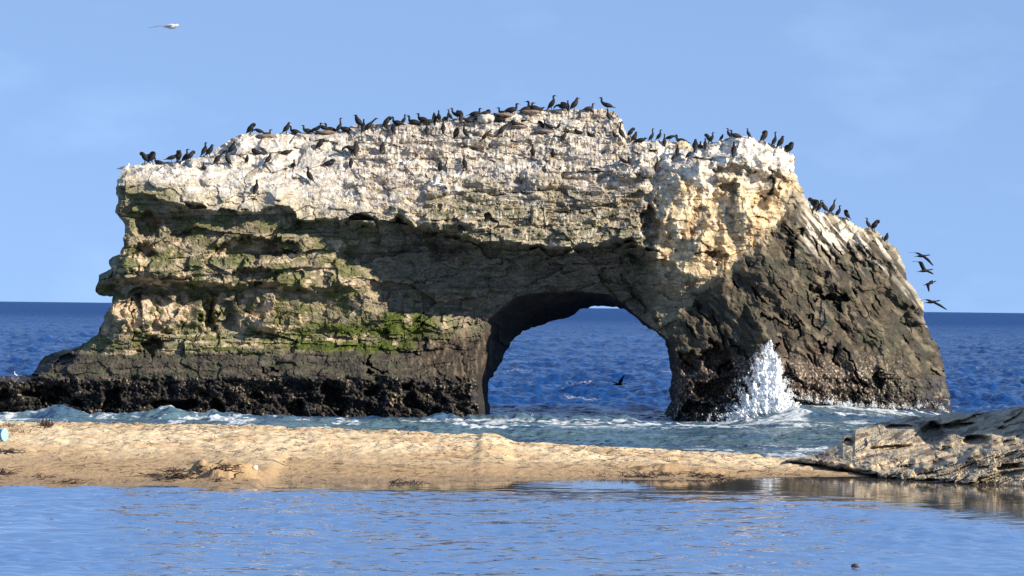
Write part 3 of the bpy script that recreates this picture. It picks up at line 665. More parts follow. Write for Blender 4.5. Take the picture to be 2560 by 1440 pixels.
stv = rid(fbm(Xg / .8, h * 3.0 + Yg * .3, 231, 3))
foam = np.maximum(foam, .8 * zone(100, 1000, 1010, 1085, 8) * sm(.55, .95, stv + .4 * st2) * sm(-.1, .3, fbm(Xg / 2.5, Yg / 4, 234, 2)))
foam = np.maximum(foam, .9 * np.clip(crestf, 0, 1) * sm(-.3, .3, st2) * zone(-100, 1000, 1005, 1062, 8))
foam = np.maximum(foam, .8 * zone(520, 640, 1034, 1062, 8) * sm(.2, .8, stv + .5 * st2))
foam = np.maximum(foam, .55 * sm(.62, .75, fbm(Xg / 6, Yg / 3, 236, 3)) * sm(160, 180, Yg) * (1 - sm(260, 500, Yg)))
shallow = (1 - sm(146, 155, Yg + 3 * fbm(Xg / 8, Yg / 5, 238, 3))) * (1 - .35 * sm(-.1, .4, fbm(Xg / 5, Yg / 3, 239, 3)))
nr, nc = Xg.shape
ID = np.arange(nr * nc).reshape(nr, nc)
Q = np.stack([ID[:-1, :-1], ID[:-1, 1:], ID[1:, 1:], ID[1:, :-1]], -1).reshape(-1, 4)
me = mesh_np('sea', P, Q, True, None, {'foam': foam.ravel(), 'shallow': shallow.ravel(), 'far': sm(250, 1600, Yg).ravel()})
tag(link('sea', me, M_sea), kind='structure')

# ------------------------------------------------------------------ sand bar and lagoon
LZ = 0.30
xs = np.concatenate([np.linspace(-70, -16.5, 60)[:-1], np.arange(-16.5, 17, .055), np.linspace(17, 70, 60)[1:]])
ys = np.arange(76, 124, .085)
Xb, Yb = np.meshgrid(xs, ys)
edge_k = np.array([(-2500, 1230), (0, 1214), (400, 1213), (480, 1218), (540, 1226), (640, 1224), (690, 1209), (760, 1205), (1000, 1206), (1500, 1199), (1750, 1200), (1900, 1193), (2200, 1191), (4000, 1205)], float)
crest_k = np.array([(-2500, 1058), (-200, 1057), (0, 1059), (120, 1059), (400, 1064), (640, 1069), (1000, 1083), (1160, 1091), (1195, 1092), (1212, 1086), (1235, 1089), (1262, 1098), (1290, 1110), (1430, 1119), (1700, 1132), (1800, 1138), (1960, 1150), (2200, 1166), (4000, 1166)], float)
Ye_k = (CAMZ - LZ) * F / (edge_k[:, 1] - hor(edge_k[:, 0])); Xe_k = (edge_k[:, 0] - 1280) / F * Ye_k
Yc_k = np.interp(crest_k[:, 0], [0, 1200, 2000], [105, 103, 100]); Xc_k = (crest_k[:, 0] - 1280) / F * Yc_k
Zc_k = CAMZ - (crest_k[:, 1] - hor(crest_k[:, 0])) / F * Yc_k
Ye = np.interp(Xb, Xe_k, Ye_k) + .25 * fbm(Xb / 2.2, Xb * 0, 301, 3); Yc = np.interp(Xb, Xc_k, Yc_k); Zc = np.interp(Xb, Xc_k, Zc_k)
t = (Yb - Ye) / (Yc - Ye)
z = np.where(t < 0, LZ + t * .5, LZ + (Zc - LZ) * (1 - (1 - np.clip(t, 0, 1)) ** 1.7))
z = np.where(t > 1, Zc - .010 * (Yb - Yc) ** 2, z)
dry = sm(.22, .55, t)
dim = worley(Xb / .55, Yb / .7, 305)[0]
z = z + sm(.02, .2, t) * (.018 * fbm(Xb / .35, Yb / .5, 306, 3)) + dry * (.045 * (np.minimum(dim, .6) - .4) + .05 * fbm(Xb / 1.1, Yb / 1.4, 309, 3) + .05 * fbm(Xb / .4, Yb / .5, 312, 2))
def mound(px, py, Y, rx, ry, hgt):
    global z
    x0 = (px - 1280) / F * Y
    r = np.sqrt(((Xb - x0) / rx) ** 2 + ((Yb - Y) / ry) ** 2) + .35 * fbm(Xb / .5, Yb / .5, 315, 3)
    z = z + hgt * sm(1, .1, r) * (1 + .22 * fbm(Xb / .3, Yb / .5, 318, 3))
mound(575, 1190, 87.2, 1.15, 1.1, .30); mound(460, 1195, 87.0, .8, .8, .12); mound(1660, 1190, 94, .9, .7, .16); mound(1760, 1192, 93.8, .6, .5, .13)
sc_ = np.tile(np.array([[.70, .545, .345]]), (Xb.size, 1))
xr, yr, tr = Xb.ravel(), Yb.ravel(), t.ravel()
sc_ = mixc(sc_, (.60, .425, .245), sm(-.2, .5, fbm(xr / 2.5, yr / 3, 321, 4)))
sc_ = mixc(sc_, (.42, .285, .155), 1 - sm(.15, .62, tr + .10 * fbm(xr / 3, yr / 2, 325, 4)))
sc_ = mixc(sc_, (.31, .22, .135), 1 - sm(.02, .13, tr + .04 * fbm(xr / 2, yr / 1, 329, 4)))
sc_ = mixc(sc_, (.12, .075, .04), sm(.34, .46, fbm(xr / .5, yr / .35, 333, 3)) * sm(-.15, .25, fbm(xr / 4, yr / 3, 336, 2)) * .75)
nr, nc = Xb.shape; ID = np.arange(nr * nc).reshape(nr, nc)
keep = ((t > -.25) | (np.abs(Xb) > 30))[:-1, :-1] & (Yb < Yc + 16)[:-1, :-1]
Q = np.stack([ID[:-1, :-1], ID[:-1, 1:], ID[1:, 1:], ID[1:, :-1]], -1)[keep]
usedv = np.zeros(nr * nc, bool); usedv[Q.ravel()] = True
rm = np.cumsum(usedv) - 1
me = mesh_np('sand_bar', np.stack([xr, yr, z.ravel()], 1)[usedv], rm[Q], True, sc_[usedv])
tag(link('sand_bar', me, M_sand), kind='structure')
zb = z
def on_sand(px, py):
    """the point of the sand seen at a photo pixel"""
    for Y in np.arange(84, 112, .12):
        p = unproject([px], [py], [Y])[0]
        i = int(round((Y - 76) / .085)); j = int(np.argmin(np.abs(xs - p[0])))
        if i < len(ys) and zb[i, j] >= p[2]: return np.array([p[0], Y, zb[i, j]])
    p = unproject([px], [py], [100])[0]; return p

xl = np.concatenate([np.linspace(-60, -15, 40)[:-1], np.arange(-15, 15.5, .085), np.linspace(15.5, 60, 40)[1:]])
yl = np.concatenate([np.arange(20, 54, 2.0), np.arange(54, 97, .055)])
Xl, Yl = np.meshgrid(xl, yl)
Yel = np.interp(Xl, Xe_k, Ye_k)
pxl = 1280 + F * Xl / Yl; pyl = hor(pxl) + F * (CAMZ - LZ) / Yl
lo = np.interp(pxl, [-400, 560, 700, 1200, 1900, 2200, 2560, 3200], [1195, 1210, 1228, 1232, 1238, 1258, 1316, 1420])
calm = 1 - sm(-14, 26, (pyl - lo) + 16 * fbm(Xl / 6, Yl / 1.6, 401, 3))
patch = sm(-.35, .35, fbm(Xl / 7, Yl / 3.5, 404, 3))
am = (1 - calm) * mix(.7, 1.0, patch)
hl = 1.2 * am * (.034 * fbm(Xl / 1.6, Yl / .95, 407, 2) + .034 * 1.0 * fbm(Xl / .55, Yl / .42, 410, 2) * mix(.5, 1.25, sm(-.3, .4, fbm(Xl / 3, Yl / 2, 416, 2)))) + .0012 * fbm(Xl / .5, Yl / .4, 413, 2)
me = mesh_np('lagoon', np.stack([Xl.ravel(), Yl.ravel(), LZ + hl.ravel()], 1),
             (lambda ID: np.stack([ID[:-1, :-1], ID[:-1, 1:], ID[1:, 1:], ID[1:, :-1]], -1).reshape(-1, 4))(np.arange(Xl.size).reshape(Xl.shape)), True, None, {'calm': np.maximum(calm, .35 * (1 - patch)).ravel()})
tag(link('lagoon', me, M_lagoon), kind='structure')
bm_me = mesh_np('lagoon_bed', np.array([(-120, -20, -.5), (120, -20, -.5), (120, 84, -.5), (-120, 84, -.5)]), np.array([(0, 1, 2, 3)]), True, np.array([[.24, .165, .095]] * 4))
tag(link('lagoon_bed', bm_me, M_sand), kind='structure')

# ------------------------------------------------------------------ sandstone outcrop at the right
op = np.array([(1958, 1153), (1970, 1147), (2040, 1136), (2070, 1120), (2103, 1105), (2107, 1092), (2132, 1081), (2138, 1071), (2177, 1065), (2205, 1055), (2270, 1039), (2327, 1042), (2345, 1037), (2377, 1030), (2420, 1031), (2505, 1025),
  (2560, 1012), (2600, 985), (2640, 930), (2690, 850), (2750, 740), (2830, 640), (2950, 560), (3100, 520), (3100, 1240), (2560, 1222), (2470, 1214), (2345, 1209), (2195, 1199), (2192, 1186), (2120, 1180), (2095, 1172), (2040, 1160)], float)  # unseen headland past the right edge, raised to shade the slab
opr = roughen(op, 7, 1.3, 9)
oxx, oyy = np.meshgrid(np.arange(1950, 3096, 2.0), np.arange(510, 1242, 2.0))
om = poly_mask(opr, oxx, oyy)
oc = om[:-1, :-1] & om[1:, :-1] & om[:-1, 1:] & om[1:, 1:]
w1 = 8 * fbm(oxx / 50, oyy / 30, 501, 3)
yt = np.interp(oxx, op[:25, 0], op[:25, 1])
yl1 = np.interp(oxx, [1950, 2190, 2200, 2260, 2340, 2400, 2440, 2480, 2560, 2700, 3100], [1150, 1181, 1183, 1177, 1166, 1152, 1138, 1128, 1122, 1090, 1010]) + w1
ybt = np.interp(oxx, [1950, 2120, 2195, 2345, 2560, 3100], [1155, 1180, 1199, 1209, 1222, 1242])
Yt = np.interp(oxx, [1950, 2106, 2270, 2560, 2660, 2760, 2900, 3100], [99.0, 99.5, 101.5, 102.5, 101, 98, 97.5, 98])
Yr1 = np.interp(oxx, [1950, 2120, 2195, 2345, 2560, 3100], [98.4, 96.4, 95.4, 95.4, 95.6, 95])
Yl1 = np.interp(oxx, [1950, 2120, 2195, 2345, 2560, 3100], [98.3, 96.3, 93.6, 92.6, 92.0, 91])
Ybt = np.interp(oxx, [1950, 2120, 2195, 2345, 2560, 3100], [98.2, 96.0, 93.2, 91.6, 89.9, 88])
od = Yt + (Yr1 - Yt) * np.clip((oyy - yt) / np.maximum(yl1 - 10 - yt, 3), 0, 1) ** .85
od = od + (Yl1 - Yr1) * np.clip((oyy - yl1 + 10) / 10, 0, 1) + (Ybt - Yl1) * np.clip((oyy - yl1) / np.maximum(ybt - yl1, 4), 0, 1)
dip = R(-17); ou = oxx * math.cos(dip) + oyy * math.sin(dip); ov = -oxx * math.sin(dip) + oyy * math.cos(dip)
g1, k1, _ = facets((ou + w1) / 150, (ov + w1) / 40, 511, 1.5)
oB, _, _ = beds(ou + w1, ov + .8 * w1, 521, 24, 190, .9); oM, _, _ = beds(ou + w1, ov + .8 * w1, 522, 10, 64, .9); oS, _, _ = beds(ou, ov + .5 * w1, 523, 5, 24, .8)
led = sm(-6, 6, oyy - yl1)
ob = fbm(ou / 200, ov / 8, 515, 3)
od = od + (1 - led) * (.50 * g1 + .30 * oB + .10 * oM * sm(0, .4, fbm(oxx / 60, oyy / 30, 516, 2)) + .04 * ob + .05 * oS) + led * (.30 * g1 + .30 * oB + .34 * oM + .13 * oS) + .012 * fbm(oxx / 6, oyy / 4, 518, 3)
for cx, cy, rx, ry, dep in [(2330, 1085, 36, 34, 1.3), (2390, 1064, 60, 8, .7), (2440, 1100, 36, 16, .7), (2225, 1120, 60, 8, .4), (2520, 1168, 40, 10, .7), (2120, 1105, 14, 10, .5), (2250, 1068, 40, 6, .5), (2300, 1205, 80, 6, .4)]:
    r = np.sqrt(((oxx + w1 - cx) / rx) ** 2 + ((oyy + w1 * .5 - cy + (oxx - cx) * .10) / ry) ** 2)
    od = od + dep * sm(0, 1, (1 - r) / .4)
bl = np.sqrt(np.clip(1 - ((oxx - 2220) / 150) ** 2 - ((oyy + (oxx - 2220) * .12 - 1152) / 20) ** 2, 0, 1)); od = od - .7 * bl
usO = np.zeros(om.shape, bool)
for i in (0, 1):
    for j in (0, 1): usO[i:om.shape[0] - 1 + i, j:om.shape[1] - 1 + j] |= oc
cn_ = np.zeros(om.shape, int)
for i in (0, 1):
    for j in (0, 1): cn_[i:om.shape[0] - 1 + i, j:om.shape[1] - 1 + j] += oc
edO = usO & (cn_ < 4)
dO_ = coarse_field(oxx, oyy, op, 3)
od = od + .5 * (1 - np.sqrt(1 - (1 - np.clip(dO_ / 9, 0, 1)) ** 2)) * (oyy < ybt - 12)
x_, y_ = oxx[usO], oyy[usO]; fO = lambda a: a[usO]
ocol = np.tile(np.array([[.47, .385, .265]]), (x_.size, 1))
ocol = mixc(ocol, (.30, .25, .19), sm(0, .5, fbm(fO(ou) / 80, fO(ov) / 16, 521, 4)))
ocol = mixc(ocol, (.52, .43, .29), sm(.05, .4, fbm(fO(ou) / 50, fO(ov) / 10, 525, 4)) * .8)
ocol = mixc(ocol, (.13, .095, .075), sm(.22, .45, fbm(fO(ou) / 60, fO(ov) / 14, 529, 3)) * .8)
ocol = mixc(ocol, (.12, .10, .085), np.maximum(sm(0, 1, 1 - np.hypot((x_ - 2340) / 80, (y_ - 1085) / 34)), 0) * .8)
ocol = mixc(ocol, (.16, .10, .075), sm(.2, .8, 1 - np.hypot((x_ - 2450) / 60, (y_ - 1100) / 20)) * .8)
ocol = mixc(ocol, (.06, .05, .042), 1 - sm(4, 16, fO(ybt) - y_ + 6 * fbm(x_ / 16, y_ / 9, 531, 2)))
ocol = ocol * (1 + .2 * fO(ob) + .22 * fbm(x_ / 6, y_ / 3.5, 533, 3))[:, None]
nvO = x_.size; ixO = np.full(om.shape, -1); ixO[usO] = np.arange(nvO)
fr = unproject(x_, y_, fO(od))
eO = edO[usO]
bkY = np.where(eO, fO(od), fO(np.maximum(od + 1.0, Yt + 3.5 * np.sqrt(np.clip(dO_ / 60, 0, 1)))))
bk = unproject(x_, y_, bkY)
i_, j_ = np.nonzero(oc)
qO = np.stack([ixO[i_, j_], ixO[i_ + 1, j_], ixO[i_ + 1, j_ + 1], ixO[i_, j_ + 1]], 1)
bO = np.where(eO, np.arange(nvO), nvO + np.cumsum(~eO) - 1)
me = mesh_np('sandstone_outcrop', np.concatenate([fr, bk[~eO]]), np.concatenate([qO, bO[qO][:, ::-1]]), False, np.concatenate([ocol, ocol[~eO]]), {'wet': np.zeros(nvO + int((~eO).sum()))})
tag(link('sandstone_outcrop', me, M_rock), 'low tilted slab of layered tan sandstone at the right end of the sand bar', 'rock')

# ------------------------------------------------------------------ birds
def sweep(pts, ns=10):
    """a closed tube through (x, y, z, half-width, half-height) rows"""
    pts = np.array(pts, float); p = pts[:, :3]
    tg = np.gradient(p, axis=0); tg /= np.linalg.norm(tg, axis=1)[:, None] + 1e-9
    V, Fc = [], []
    for k in range(len(p)):
        s = np.cross(np.array([0, 0, 1.0]), tg[k])
        if np.linalg.norm(s) < .2: s = np.cross(np.array([-1.0, 0, 0.0]), tg[k])
        ref = np.array([0, 1.0, 0]); s = ref - tg[k] * (ref @ tg[k])
        if np.linalg.norm(s) < .15: s = np.array([1.0, 0, 0]) - tg[k] * tg[k][0]
        s /= np.linalg.norm(s); u = np.cross(s, tg[k])
        for a in np.arange(ns) * 2 * np.pi / ns: V.append(p[k] + s * math.cos(a) * pts[k, 3] + u * math.sin(a) * pts[k, 4])
    for k in range(len(p) - 1):
        for a in range(ns):
            b = (a + 1) % ns
            Fc.append((k * ns + a, k * ns + b, (k + 1) * ns + b, (k + 1) * ns + a))
    n = len(V); V += [p[0], p[-1]]
    for a in range(ns):
        b = (a + 1) % ns
        Fc.append((n, b, a)); Fc.append((n + 1, (len(p) - 1) * ns + a, (len(p) - 1) * ns + b))
    return [tuple(v) for v in V], Fc
def py_mesh(name, parts, mat, smooth=True):
    V, Fc = [], []
    for v, f in parts:
        o = len(V); V += v; Fc += [tuple(i + o for i in ff) for ff in f]
    me = bpy.data.meshes.new(name); me.from_pydata([tuple(map(float, v)) for v in V], [], Fc); me.update()
    for p in me.polygons: p.use_smooth = smooth
    me.materials.append(mat); return me
def spline(pts, n=3):
    pts = np.array(pts, float); k = len(pts); out = []
    for i in range(k - 1):
        p0, p1, p2, p3 = pts[max(i - 1, 0)], pts[i], pts[i + 1], pts[min(i + 2, k - 1)]
        for s in range(n):
            t = s / n
            out.append(.5 * ((2 * p1) + (p2 - p0) * t + (2 * p0 - 5 * p1 + 4 * p2 - p3) * t * t + (3 * p1 - p0 - 3 * p2 + p3) * t ** 3))
    out.append(pts[-1]); out = np.array(out)
    if out.shape[1] > 3: out[:, 3:] = np.maximum(out[:, 3:], .004)
    return out
TU = [(-.27, 0, .02, .030, .010), (-.19, 0, .12, .045, .020), (-.12, 0, .21, .075, .065), (-.045, 0, .31, .105, .105), (.015, 0, .41, .105, .10), (.055, 0, .50, .075, .075)]
TS = [(-.38, 0, .05, .030, .010), (-.26, 0, .08, .05, .025), (-.13, 0, .12, .095, .09), (.0, 0, .145, .12, .115), (.10, 0, .17, .095, .095)]
TL = [(-.36, 0, .17, .03, .010), (-.25, 0, .20, .045, .025), (-.12, 0, .25, .09, .085), (.01, 0, .29, .11, .105), (.11, 0, .34, .08, .08)]
POSES = {
 'up': (TU + [(.065, 0, .57, .046, .048), (.05, 0, .64, .036, .038), (.05, 0, .695, .036, .038), (.075, 0, .735, .038, .040), (.115, 0, .735, .028, .027), (.14, 0, .732, .012, .012)], (.13, 0, .731), (.215, 0, .722), 'standing upright'),
 'tall': (TU + [(.065, 0, .58, .050, .052), (.06, 0, .67, .038, .040), (.045, 0, .76, .034, .036), (.045, 0, .83, .035, .037), (.07, 0, .87, .038, .040), (.11, 0, .868, .028, .027), (.135, 0, .865, .012, .012)], (.125, 0, .865), (.21, 0, .86), 'standing tall with its neck stretched up'),
 'beakup': (TU + [(.065, 0, .57, .046, .048), (.07, 0, .64, .036, .038), (.08, 0, .70, .036, .038), (.10, 0, .745, .038, .038), (.125, 0, .785, .028, .027), (.14, 0, .81, .012, .012)], (.135, 0, .80), (.185, 0, .875), 'standing with its beak raised'),
 'hunch': ([tuple(np.array(r) * (1, 1, .92, 1.08, 1.08)) for r in TU] + [(.07, 0, .52, .064, .066), (.075, 0, .565, .052, .052), (.095, 0, .595, .046, .044), (.13, 0, .59, .028, .027), (.152, 0, .585, .012, .012)], (.142, 0, .587), (.215, 0, .572), 'hunched with its neck drawn in'),
 'preen': ([tuple(np.array(r) * (1, 1, .95, 1.12, 1.12)) for r in TU] + [(.095, 0, .53, .066, .066), (.135, 0, .55, .054, .054), (.165, 0, .525, .048, .048), (.165, 0, .475, .045, .045), (.145, 0, .435, .034, .034), (.13, 0, .415, .014, .014)], (.135, 0, .425), (.095, 0, .375), 'bent over preening its breast'),
 'back': ([tuple(np.array(r) * (1, 1, .95, 1.12, 1.12)) for r in TU] + [(.078, .02, .54, .066, .066), (.055, .055, .575, .056, .056), (.005, .085, .57, .050, .050), (-.04, .095, .525, .046, .046), (-.06, .095, .485, .030, .030), (-.065, .09, .465, .012, .012)], (-.063, .09, .475), (-.08, .08, .40), 'preening its back'),
 'sit': (TS + [(.16, 0, .22, .055, .057), (.175, 0, .28, .038, .040), (.17, 0, .34, .036, .038), (.19, 0, .385, .038, .040), (.23, 0, .387, .028, .027), (.255, 0, .383, .012, .012)], (.245, 0, .384), (.325, 0, .378), 'sitting low with its neck up'),
 'lie': (TS + [(.165, 0, .20, .062, .064), (.19, 0, .235, .050, .050), (.22, 0, .25, .042, .040), (.255, 0, .24, .028, .026), (.275, 0, .235, .012, .012)], (.265, 0, .236), (.34, 0, .215), 'lying flat with its head low'),
 'tuck': (TS + [(.16, 0, .22, .06, .062), (.17, .03, .27, .048, .048), (.13, .06, .30, .042, .042), (.07, .07, .28, .034, .034), (.04, .07, .26, .012, .012)], (.05, .07, .265), (-.02, .06, .235), 'resting with its head tucked back'),
 'reach': ([tuple(np.array(r) * (1, 1, .96, 1, 1)) for r in TU[:5]] + [(.085, 0, .475, .07, .07), (.15, 0, .545, .044, .046), (.21, 0, .61, .036, .038), (.26, 0, .665, .036, .038), (.30, 0, .70, .038, .040), (.34, 0, .705, .028, .027), (.36, 0, .702, .012, .012)], (.35, 0, .703), (.43, 0, .69), 'leaning forward with its neck stretched out'),
 'lean': (TL + [(.19, 0, .42, .050, .052), (.215, 0, .49, .038, .040), (.205, 0, .555, .036, .038), (.225, 0, .60, .038, .040), (.265, 0, .60, .028, .027), (.29, 0, .597, .012, .012)], (.28, 0, .598), (.36, 0, .59), 'standing level with its head up'),
 'down': (TL + [(.19, 0, .34, .050, .052), (.25, 0, .32, .040, .042), (.30, 0, .27, .038, .040), (.33, 0, .22, .028, .028), (.345, 0, .20, .012, .012)], (.34, 0, .205), (.375, 0, .14), 'stooping with its head down'),
}
def toe(x, y): return [(x - .005, y - .012, .012), (x - .005, y + .012, .012), (x + .10, y + .045, .004), (x + .115, y, .004), (x + .10, y - .045, .004), (x + .05, y, .018)], [(0, 1, 5), (1, 2, 5), (2, 3, 5), (3, 4, 5), (4, 0, 5), (0, 4, 3, 2, 1)]
def leg_mesh(y, top): return py_mesh('leg', [sweep([(-.03, y, top, .016, .016), (-.015, y, top * .5, .013, .013), (-.01, y, .012, .014, .014)], 6), toe(-.01, y)], M_leg)
PM = {}
for k, (pts, b0, b1, txt) in POSES.items():
    low = k in ('sit', 'lie', 'tuck')
    b0, b1 = np.array(b0), np.array(b1); bm_ = b0 + (b1 - b0) * .8
    PM[k] = (py_mesh('cormorant', [sweep(spline(pts, 3), 10)], M_bird),
             py_mesh('beak', [sweep([(*b0, .014, .014), (*bm_, .008, .008), (*(b1 + (0, 0, -.004)), .005, .005), (*(b1 + (0, 0, -.014)), .003, .003)], 6)], M_beak),
             [leg_mesh(y, .07 if low else (.22 if k in ('lean', 'down') else .20)) for y in (-.05, .05)])
wing_disc = py_mesh('wing', [sweep(spline([(.02, .10, .50, .01, .02), (-.02, .13, .45, .02, .09), (-.09, .15, .38, .022, .14), (-.17, .15, .32, .02, .13), (-.24, .13, .27, .012, .07), (-.28, .12, .24, .006, .02)], 2), 8)], M_bird)
# foot x, foot y, pose, facing (degrees, 0 = right, 90 = away, 180 = left, 270 = towards us), size
B = [(361, 406, 'preen', 190, 1), (381, 402, 'back', 20, 1), (396, 407, 'sit', 175, .8), (430, 404, 'lean', 10, 1), (447, 403, 'preen', 300, 1), (464, 408, 'up', 5, .95), (477, 402, 'preen', 0, .9),
 (511, 389, 'up', 60, .95), (525, 391, 'hunch', 30, 1), (544, 413, 'reach', 10, 1), (569, 415, 'tall', 175, .9), (580, 386, 'hunch', 10, 1.05), (510, 424, 'sit', 265, .9), (617, 408, 'hunch', 280, .7), (671, 411, 'hunch', 15, .9),
 (641, 386, 'tuck', 185, 1), (640, 485, 'up', 70, .95), (627, 334, 'preen', 350, 1), (647, 334, 'down', 185, .9), (666, 339, 'sit', 0, .9), (717, 333, 'hunch', 15, .95), (737, 333, 'sit', 175, 1), (769, 332, 'sit', 165, 1), (790, 331, 'lean', 0, .9),
 (809, 329, 'down', 180, 1), (826, 329, 'sit', 170, 1.1), (848, 330, 'tall', 30, .85), (864, 329, 'lie', 185, 1.1), (895, 320, 'hunch', 185, 1.1), (908, 331, 'up', 85, .9), (921, 332, 'reach', 5, 1.05), (800, 375, 'preen', 20, 1), (878, 387, 'down', 200, 1.2), (889, 389, 'hunch', 90, 1.2),
 (956, 382, 'hunch', 80, .9), (716, 386, 'lie', 5, 1), (733, 417, 'sit', 280, .9), (823, 414, 'tuck', 20, 1.1), (877, 419, 'hunch', 95, .8), (773, 457, 'up', 150, 1.05), (967, 319, 'preen', 10, 1), (983, 334, 'hunch', 95, .85), (994, 313, 'sit', 185, 1.1), (1009, 313, 'up', 0, .75),
 (1035, 312, 'sit', 175, 1.2), (1056, 304, 'sit', 150, 1.1), (1067, 338, 'tall', 95, .8), (1072, 309, 'sit', 20, 1), (1086, 307, 'hunch', 265, .85), (1097, 305, 'up', 250, .8), (1108, 335, 'tall', 100, .9), (1114, 300, 'sit', 300, .9), (1124, 299, 'up', 180, .75), (1142, 298, 'lean', 175, .95),
 (1152, 308, 'hunch', 90, .8), (1141, 347, 'preen', 290, 1), (1163, 347, 'tall', 160, .95), (1188, 287, 'sit', 15, 1.05), (1213, 286, 'tuck', 0, 1.1), (1200, 301, 'sit', 355, 1), (1171, 306, 'lie', 180, .9), (1221, 305, 'preen', 190, .8), (1250, 306, 'sit', 175, 1.2), (1255, 341, 'reach', 15, 1),
 (1213, 353, 'reach', 0, .85), (1161, 424, 'up', 110, .95), (1100, 431, 'hunch', 275, .85), (1258, 279, 'sit', 180, 1), (1279, 279, 'sit', 5, 1.2), (1318, 279, 'sit', 10, 1.2), (1335, 278, 'sit', 178, 1.35), (1349, 275, 'lie', 0, .8), (1380, 273, 'up', 0, 1.05), (1404, 279, 'down', 170, 1), (1419, 278, 'up', 275, .75),
 (1437, 273, 'hunch', 350, 1.1), (1472, 276, 'sit', 0, .95), (1517, 273, 'lean', 178, 1.1), (1521, 304, 'up', 130, .85), (1553, 349, 'tall', 150, 1), (1536, 348, 'hunch', 180, .75), (1289, 315, 'tuck', 180, 1), (1302, 316, 'sit', 170, .8), (1355, 327, 'preen', 185, .9), (1373, 327, 'lean', 175, .95), (1397, 324, 'beakup', 340, .6),
 (1418, 331, 'sit', 250, .8), (1410, 356, 'up', 20, .85), (1446, 334, 'tuck', 175, .8), (1478, 343, 'tuck', 170, .85), (1332, 394, 'up', 265, .9), (1382, 397, 'hunch', 260, .85), (1555, 405, 'lean', 180, .6), (1577, 342, 'preen', 0, .85), (1586, 356, 'hunch', 20, .9), (1601, 356, 'lie', 0, 1), (1629, 352, 'tall', 10, .75),
 (1648, 349, 'up', 0, .75), (1661, 367, 'tall', 95, .75), (1675, 353, 'down', 0, .85), (1703, 354, 'sit', 180, 1.1), (1693, 390, 'up', 75, .8), (1738, 378, 'hunch', 90, 1), (1750, 370, 'sit', 80, .9), (1721, 397, 'preen', 10, .65), (1562, 414, 'down', 175, .8), (1574, 416, 'hunch', 120, .8), (1642, 431, 'up', 80, .95),
 (1490, 431, 'lie', 180, 1), (1763, 373, 'up', 95, .75), (1771, 355, 'preen', 185, .85), (1779, 355, 'up', 0, .75), (1804, 350, 'hunch', 30, .55), (1822, 346, 'up', 180, .7), (1839, 344, 'sit', 178, 1), (1871, 342, 'up', 150, .65), (1911, 356, 'back', 0, 1), (1936, 362, 'tall', 40, .8), (1952, 370, 'hunch', 30, 1),
 (1976, 385, 'back', 350, 1), (1834, 390, 'up', 70, .95), (2032, 521, 'preen', 180, 1), (2040, 525, 'up', 0, .75), (2049, 528, 'up', 0, .85), (2061, 532, 'hunch', 175, .9), (2081, 536, 'beakup', 0, .95), (2096, 543, 'up', 0, .8), (2116, 548, 'back', 180, .8), (2170, 572, 'up', 178, .75), (2187, 578, 'preen', 0, 1), (2216, 604, 'hunch', 60, .75),
 (1327, 561, 'up', 100, .75)]
WINGED = {(1142, 298), (1404, 279), (1976, 385), (381, 402), (2032, 521)}
sky_x = np.array([p[0] for p in outer[25:110]]); 
def region(x, y):
    s = y - np.interp(x, KY[0][:, 0], KY[0][:, 1])
    if s < 14 or 1100 < x < 1300 and y < 310:
        for lim, tx in ((495, 'on the far left clifftop'), (600, 'on the step below the left ridge'), (760, 'at the left end of the long ridge'), (890, 'on the left half of the long ridge'), (1020, 'mid ridge above the white terraces'), (1110, 'in the crowd on the middle ridge'),
                        (1180, 'right of the crowd'), (1300, 'beside the white boulder on the ridge'), (1400, 'on the left of the summit'), (1560, 'on the right of the summit'), (1690, 'in the dip right of the summit'), (1815, 'by the tan block on the right'), (1900, 'on the tan buttress top'), (2000, 'on the buttress right shoulder'), (2140, 'on the white right flank'), (2600, 'low on the right flank')):
            if x < lim: return tx
    for lim, tx in ((700, 'on the white slope at the left'), (870, 'on the white slope left of centre'), (1010, 'below the left ridge terraces'), (1180, 'below the ridge crowd'), (1330, 'on the slope below the white boulder'), (1500, 'on the slope below the summit'), (1600, 'below the summit right end'), (1760, 'on the slope below the right dip'), (2600, 'on the slope of the tan buttress')):
        if x < lim: return tx
FACE = lambda a: 'facing right' if (a % 360 < 45 or a % 360 > 315) else 'seen from behind' if a % 360 < 135 else 'facing left' if a % 360 < 225 else 'facing the beach'
ORD = ['leftmost', 'second', 'third', 'fourth', 'fifth', 'sixth', 'seventh', 'eighth', 'ninth', 'tenth', 'eleventh', 'twelfth', 'thirteenth', 'fourteenth', 'fifteenth']
by_reg = {}
for b in B: by_reg.setdefault(region(b[0], b[1]), []).append(b)
SHORT = {'up': 'upright', 'tall': 'long necked', 'beakup': 'beak raised', 'hunch': 'hunched', 'preen': 'preening', 'back': 'back preening', 'sit': 'sitting', 'lie': 'flat lying', 'tuck': 'head tucked', 'reach': 'leaning', 'lean': 'level', 'down': 'stooping'}
pr = np.random.default_rng(5)
